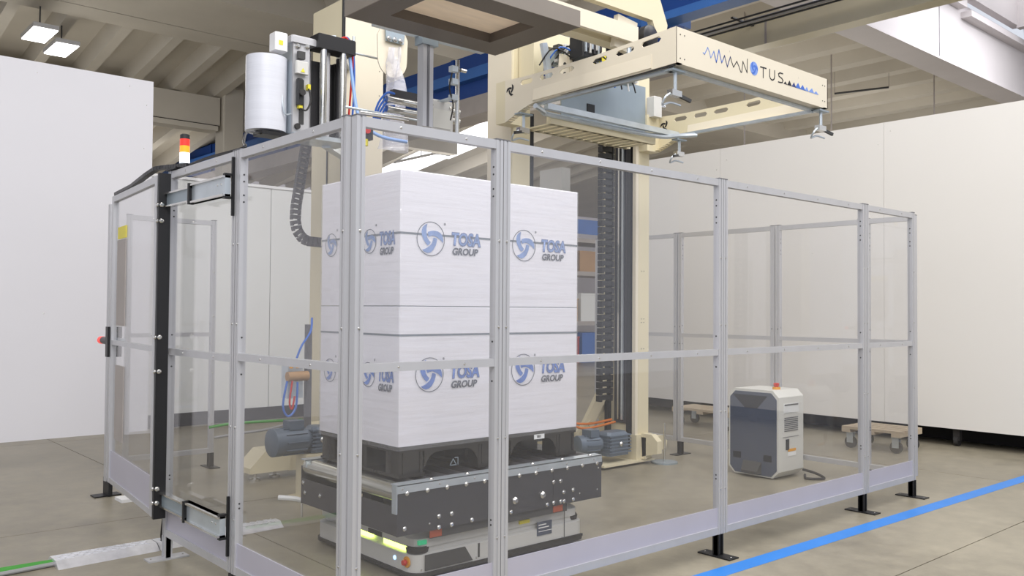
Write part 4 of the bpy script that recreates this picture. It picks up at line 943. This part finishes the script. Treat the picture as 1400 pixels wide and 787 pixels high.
MB().box(h0-.0, k0-.0, zb+.055, h1+.0, k1+.0, zb+.067).build('plywood_board', M['plywood'], pn)
ga = thing('gantry_arm', 'cream double beam gantry holding the platen, running off the top of the picture', 'gantry', (2.3, 1.1, 3.05))
MB().box(1.2, 1.16, 3.04, 2.78, 1.26, 3.14).build('lower_beam', M['cream'], ga)
MB().box(1.2, 1.05, 3.04, 2.78, 1.075, 3.15).build('lower_beam', M['cream_l'], ga)
MB().box(1.2, 1.10, 3.10, 2.70, 1.13, 3.12).build('guide_rail', M['rail'], ga)
b = MB(); b.prism([(1.4, 3.24), (2.95, 3.24), (3.0, 3.14), (3.09, 3.16), (3.11, 3.24), (3.02, 3.42), (1.4, 3.42)], (0, 1.12, 0), (1, 0, 0), (0, 0, 1), .05); b.build('upper_beam', M['cream'], ga)
MB().box(2.2, 1.065, 3.33, 2.62, 1.07, 3.40).build('grey_plate', M['beam_grey'], ga)
b = MB(); b.prism([(2.60, 3.0), (2.74, 2.98), (2.80, 3.04), (2.83, 3.2), (2.64, 3.22)], (0, 1.14, 0), (1, 0, 0), (0, 0, 1), .04); b.build('end_bracket', M['cream_l'], ga)
MB().cyl((2.74, 1.1, 2.96), (2.74, 1.1, 3.03), .02, 10).build('stop_pin', M['steel'], ga)
MB().cyl((2.91, 1.04, 3.12), (2.91, 1.115, 3.12), .075, 24, prof=[(0, .06), (.15, .075), (.85, .075), (1, .06)]).build('hose_drum', M['black_plastic'], ga)
for x in (1.25, 1.7): MB().box(x, 1.05, zt+.012, x+.05, 1.26, 3.04).build('hanger_block', M['cream'], ga)

# supports and clamp devices beyond the platen
sp = thing('lift_post', 'vertical aluminium post hanging beyond the platen edge', 'post', (1.46, 1.62, 2.4))
MB().box(1.425, 1.59, 2.38, 1.50, 1.65, 2.93).build('profile', M['alu'], sp); MB().box(1.455, 1.586, 2.38, 1.47, 1.59, 2.9).build('groove', M['alu_dark'], sp)
MB().box(1.41, 1.58, 2.88, 1.53, 1.66, 2.95).build('bracket', M['steel_plate'], sp)
MB().box(1.1, 1.62, 2.93, 1.93, 1.66, 2.96).build('cross_bar', M['steel'], sp)
sp = thing('sensor_rod', 'slim steel rod with small sensors right of the aluminium post', 'rod', (1.71, 1.62, 2.3))
MB().cyl((1.71, 1.62, 2.36), (1.71, 1.62, 2.84), .014, 10).build('rod', M['chrome'], sp)
MB().box(1.695, 1.63, 2.60, 1.725, 1.80, 2.615).build('bracket', M['steel'], sp)
for z in (2.78, 2.70, 2.60): MB().box(1.655, 1.60, z-.02, 1.70, 1.64, z+.015).build('sensor', M['steel'], sp)
MB().cyl((1.72, 1.60, 2.775), (1.76, 1.60, 2.775), .012, 8).build('sensor_cap', M['chrome'], sp)
MB().tube([(1.66, 1.61, 2.75), (1.64, 1.61, 2.65), (1.67, 1.61, 2.55), (1.65, 1.61, 2.45)], .005, 6).build('cable', M['rubber'], sp)
cu_ = thing('film_clamp_unit', 'pneumatic clamp unit with cylinders and grey box behind the corner of the fence', 'clamp unit', (1.6, 1.8, 2.4))
for z in (2.56, 2.50): MB().cyl((1.30, 1.8, z), (1.86, 1.8, z), .022, 12).build('cylinder', M['chrome'], cu_)
MB().box(1.60, 1.77, 2.42, 1.79, 1.86, 2.60).build('valve_box', M['agv'], cu_)
MB().box(1.63, 1.765, 2.43, 1.77, 1.77, 2.55).build('cover', M['charger_w'], cu_)
for x in (1.62, 1.77): place_mesh(BOLT, 'bolt', cu_, (x, 1.77, 2.57), (0, -1, 0))
MB().cyl((1.1, 1.78, 2.44), (1.42, 1.74, 2.44), .014, 10).build('piston_rod', M['chrome'], cu_)
MB().cyl((1.0, 1.78, 2.46), (1.6, 1.8, 2.46), .008, 8).build('piston_rod', M['steel'], cu_)
MB().box(1.56, 1.80, 2.59, 1.86, 1.84, 2.62).build('top_bar', M['chrome'], cu_)
MB().box(1.35, 1.80, 2.57, 1.55, 1.84, 2.63).build('cable_block', M['panel_grey'], cu_)
for k in range(4): MB().tube([(1.36, 1.8, 2.60-.025*k), (1.31, 1.81, 2.60-.03*k), (1.26+.01*k, 1.83, 2.53-.02*k), (1.24+.015*k, 1.86, 2.42)], .007, 6).build('hose', M['blue_hose'], cu_)
fg = thing('film_guide', 'cream rounded guide plate with a strand of loose clear film below the platen', 'film guide', (1.86, 2.6, 2.7))
pts = [(.125*math.cos(a), .13*math.sin(a)) for a in [PI*(1.0+i/12) for i in range(13)]]
b = MB(); b.prism([(p_[0]+1.86, p_[1]+3.08) for p_ in pts]+[(1.99, 3.24), (1.94, 3.34), (1.78, 3.34), (1.73, 3.24)], (0, 2.6, 0), (1, 0, 0), (0, 0, 1), .01); b.build('guide_plate', M['cream_l'], fg)
b = MB(); b.prism([(1.79, 3.2), (1.94, 3.2), (1.96, 3.36), (1.78, 3.36)], (0, 2.58, 0), (1, 0, 0), (0, 0, 1), .012); b.build('bracket', M['steel_plate'], fg)
for x in (1.81, 1.86, 1.91): place_mesh(BIGBOLT, 'bolt', fg, (x, 2.565, 3.22), (0, -1, 0))
rings = []
for i in range(14):
    t_ = i/13; z = 3.16-.75*t_; wd = .03+.09*t_; rings.append([(1.86+wd*math.cos(a)+.02*math.sin(7*t_+a*3), 2.56+.03*math.sin(a*2+i)+.03*math.sin(a), z) for a in [2*PI*k/14 for k in range(14)]])
b = MB(); b.loft(rings, cap=False, smooth=True); b.build('loose_film', M['film2'], fg)
MB().cyl((1.60, 2.7, 3.22), (1.60, 2.7, 2.95), .010, 8).build('rod', M['steel'], fg); MB().cyl((1.50, 2.7, 3.10), (1.80, 2.7, 3.10), .008, 8).build('rod', M['steel'], fg)
tag(recenter(MB().tube([(1.50, 2.58, 3.02), (1.52, 2.56, 2.8), (1.52, 2.5, 2.62), (1.56, 2.45, 2.52), (1.66, 2.4, 2.46), (1.8, 2.3, 2.43)], .012).build('hose', M['pale_hose'])), 'thick pale blue hose curving from the film unit over the fence corner', 'hose')

# ------------------------------------------------------------ film dispensing unit
fu = thing('film_dispenser', 'steel film dispensing unit with vertical rollers beside the film reel', 'film unit', (1.25, 2.65, 2.42))
b = MB(); b.box(1.07, 2.58, 2.44, 1.19, 2.60, 3.07); b.build('side_plate', M['alu'], fu)
b = MB(); b.box(1.07, 2.60, 2.44, 1.09, 2.80, 3.07); b.build('side_plate', M['steel'], fu)
MB().cbox(1.05, 2.565, 3.04, 1.24, 2.70, 3.09, .01).build('top_bracket', M['alu'], fu)
for x, z in ((1.10, 3.02), (1.17, 3.03)): place_mesh(BIGBOLT, 'bolt', fu, (x, 2.58, z), (0, -1, 0))
MB().box(1.115, 2.576, 2.50, 1.15, 2.58, 2.72).build('guide_slot', M['rail'], fu)
MB().cyl((1.10, 2.575, 2.48), (1.10, 2.56, 2.48), .02, 12).build('bolt', M['rubber'], fu)
MB().cbox(1.23, 2.53, 3.03, 1.52, 2.66, 3.13, .006).build('roller_head', M['black'], fu)
MB().box(.86, 2.58, 2.40, 1.10, 2.72, 2.425).build('reel_bracket', M['black'], fu)
MB().box(1.07, 2.56, 2.41, 1.52, 2.80, 2.44).build('base_plate', M['steel'], fu)
for x, y, m_, r_ in ((1.285, 2.56, 'chrome', .024), (1.345, 2.62, 'alu', .02), (1.435, 2.56, 'chrome', .024), (1.39, 2.72, 'rubber', .03), (1.49, 2.70, 'panel_grey', .028), (1.225, 2.70, 'alu', .035)):
    MB().cyl((x, y, 2.45), (x, y, 3.03), r_, 18).build('roller', M[m_], fu)
MB().box(1.46, 2.72, 2.46, 1.475, 2.76, 3.0).build('back_cover', M['rail'], fu); MB().box(1.30, 2.76, 2.46, 1.475, 2.775, 3.0).build('back_cover', M['panel_grey'], fu)
b = MB(); b.cbox(.935, 2.57, 2.965, 1.025, 2.66, 3.085, .006); sb = b.build('switch_box', M['white'], fu); MB().box(.96, 2.568, 3.0, .99, 2.57, 3.03).build('warning_label', M['yellow'], sb)
b = MB(); b.cbox(1.075, 2.54, 2.83, 1.165, 2.575, 2.915, .006); sb = b.build('switch_box', M['agv'], fu); MB().prism([(0, 0), (.03, 0), (.015, .028)], (1.105, 2.538, 2.84), (1, 0, 0), (0, 0, 1), .002).build('warning_label', M['yellow'], sb)
MB().box(1.09, 2.545, 2.93, 1.14, 2.57, 2.98).build('sensor', M['rail'], fu)
MB().cbox(1.085, 2.54, 2.62, 1.135, 2.575, 2.80, .01).build('limit_switch', M['black_plastic'], fu)
MB().cyl((1.11, 2.53, 2.70), (1.11, 2.515, 2.70), .022, 12).build('limit_roller', M['rubber'], fu)
MB().box(1.165, 2.55, 2.735, 1.185, 2.58, 2.77).build('yellow_plug', M['yellow'], fu); MB().box(1.10, 2.545, 2.60, 1.125, 2.575, 2.625).build('yellow_plug', M['yellow'], fu)
MB().tube([(1.17, 2.55, 2.74), (1.18, 2.54, 2.66), (1.15, 2.54, 2.59), (1.11, 2.55, 2.60)], .006, 6).build('cable', M['rubber'], fu)
MB().tube([(1.42, 2.6, 3.13), (1.48, 2.6, 3.16), (1.53, 2.6, 3.08), (1.54, 2.62, 2.9), (1.53, 2.64, 2.6)], .008, 6).build('cable', M['red'], fu)
MB().tube([(1.44, 2.62, 3.13), (1.50, 2.62, 3.17), (1.55, 2.62, 3.08), (1.56, 2.62, 2.8), (1.55, 2.64, 2.5)], .008, 6).build('cable', M['blue_hose'], fu)
MB().obar((1.40, 2.66, 3.15), (1.9, 3.3, 3.18), .06, .05).build('carrier_arm', M['steel'], fu)
MB().obar((1.40, 2.72, 2.42), (1.9, 3.3, 2.46), .06, .05).build('carrier_arm', M['steel'], fu)
MB().tube([(1.0, 2.6, 2.72), (1.0, 2.58, 2.6), (1.02, 2.58, 2.55), (1.06, 2.58, 2.56)], .006, 6).build('wire_loop', M['steel'], fu)
rl = thing('film_reel', 'large white reel of stretch film standing upright left of the dispensing unit', 'film reel', (.955, 2.70, 2.425))
c0 = (.94, 2.705)
MB().cyl((*c0, 2.437), (*c0, 2.935), .133, 40, prof=[(0, .128), (.004, .133), (.3, .1335), (.5, .1325), (.75, .1335), (.995, .133), (1, .128)]).build('film_roll', M['tube_grey'], rl)
MB().cyl((*c0, 2.425), (*c0, 2.945), .038, 20).build('core', M['cardboard'], rl)
MB().cyl((*c0, 2.425), (*c0, 2.437), .07, 20).build('hub', M['rubber'], rl)
# hose and connector unit hanging left of the load
hu = thing('pneumatic_unit', 'brass and steel pneumatic fittings with blue and red hoses left of the lower cartons', 'valve unit', (1.3, 3.05, .8))
MB().box(1.3, 3.05, .62, 1.42, 3.15, .86).build('valve_body', M['steel'], hu); MB().cyl((1.28, 3.02, .78), (1.44, 3.02, .78), .035, 12).build('regulator', M['cardboard'], hu)
for k in range(3): MB().cyl((1.30+.05*k, 3.0, .84), (1.30+.05*k, 3.0, .90), .014, 8).build('fitting', M['amber'], hu)
MB().tube([(1.33, 3.0, .88), (1.38, 3.0, 1.0), (1.46, 3.02, 1.1), (1.48, 3.04, 1.2)], .008, 8).build('hose', M['blue_hose'], hu)
MB().tube([(1.27, 3.0, .75), (1.24, 3.0, .58), (1.28, 3.0, .50), (1.34, 3.0, .56), (1.35, 3.0, .74)], .008, 8).build('hose', M['blue_hose'], hu)
MB().tube([(1.31, 3.0, .75), (1.29, 3.0, .60), (1.31, 3.0, .55), (1.33, 3.0, .64)], .007, 8).build('hose', M['red'], hu)
MB().box(1.46, 3.07, .3, 1.50, 3.11, 1.15).build('carrier_bar', M['alu_dark'], hu)
MB().box(1.5, 3.08, .32, 1.86, 3.34, .40).build('carrier_foot', M['cream'], hu)
for i in range(2):
    tag(recenter(MB().tube([(.85, 3.35-.1*i, .42-.06*i), (1.0, 3.3-.1*i, .44-.06*i), (1.2, 3.2-.05*i, .45-.05*i), (1.46, 3.12, .45)], .010).build('cable', M[('green_cable', 'grey_cable')[i]])), ('long green cable running to the pneumatic fittings behind the left fence', 'long pale grey cable running below the green one behind the left fence')[i], 'cable', 'cables behind the left fence')
# little sensor under the fence corner
t = thing('corner_sensor', 'small red and yellow sensor under the top rail right of the nearest corner post', 'sensor', (.5, 1.9, 2.2))
MB().cbox(1.10, 1.78, 2.29, 1.20, 1.84, 2.37, .008).build('body', M['rubber'], t); MB().cyl((1.15, 1.78, 2.34), (1.15, 1.765, 2.34), .02, 12).build('red_button', M['red'], t); MB().cyl((1.15, 1.8, 2.25), (1.15, 1.8, 2.29), .02, 12).build('yellow_plug', M['yellow'], t)
MB().box(1.14, 1.80, 2.37, 1.16, 1.82, 2.45).build('stem', M['steel'], t)
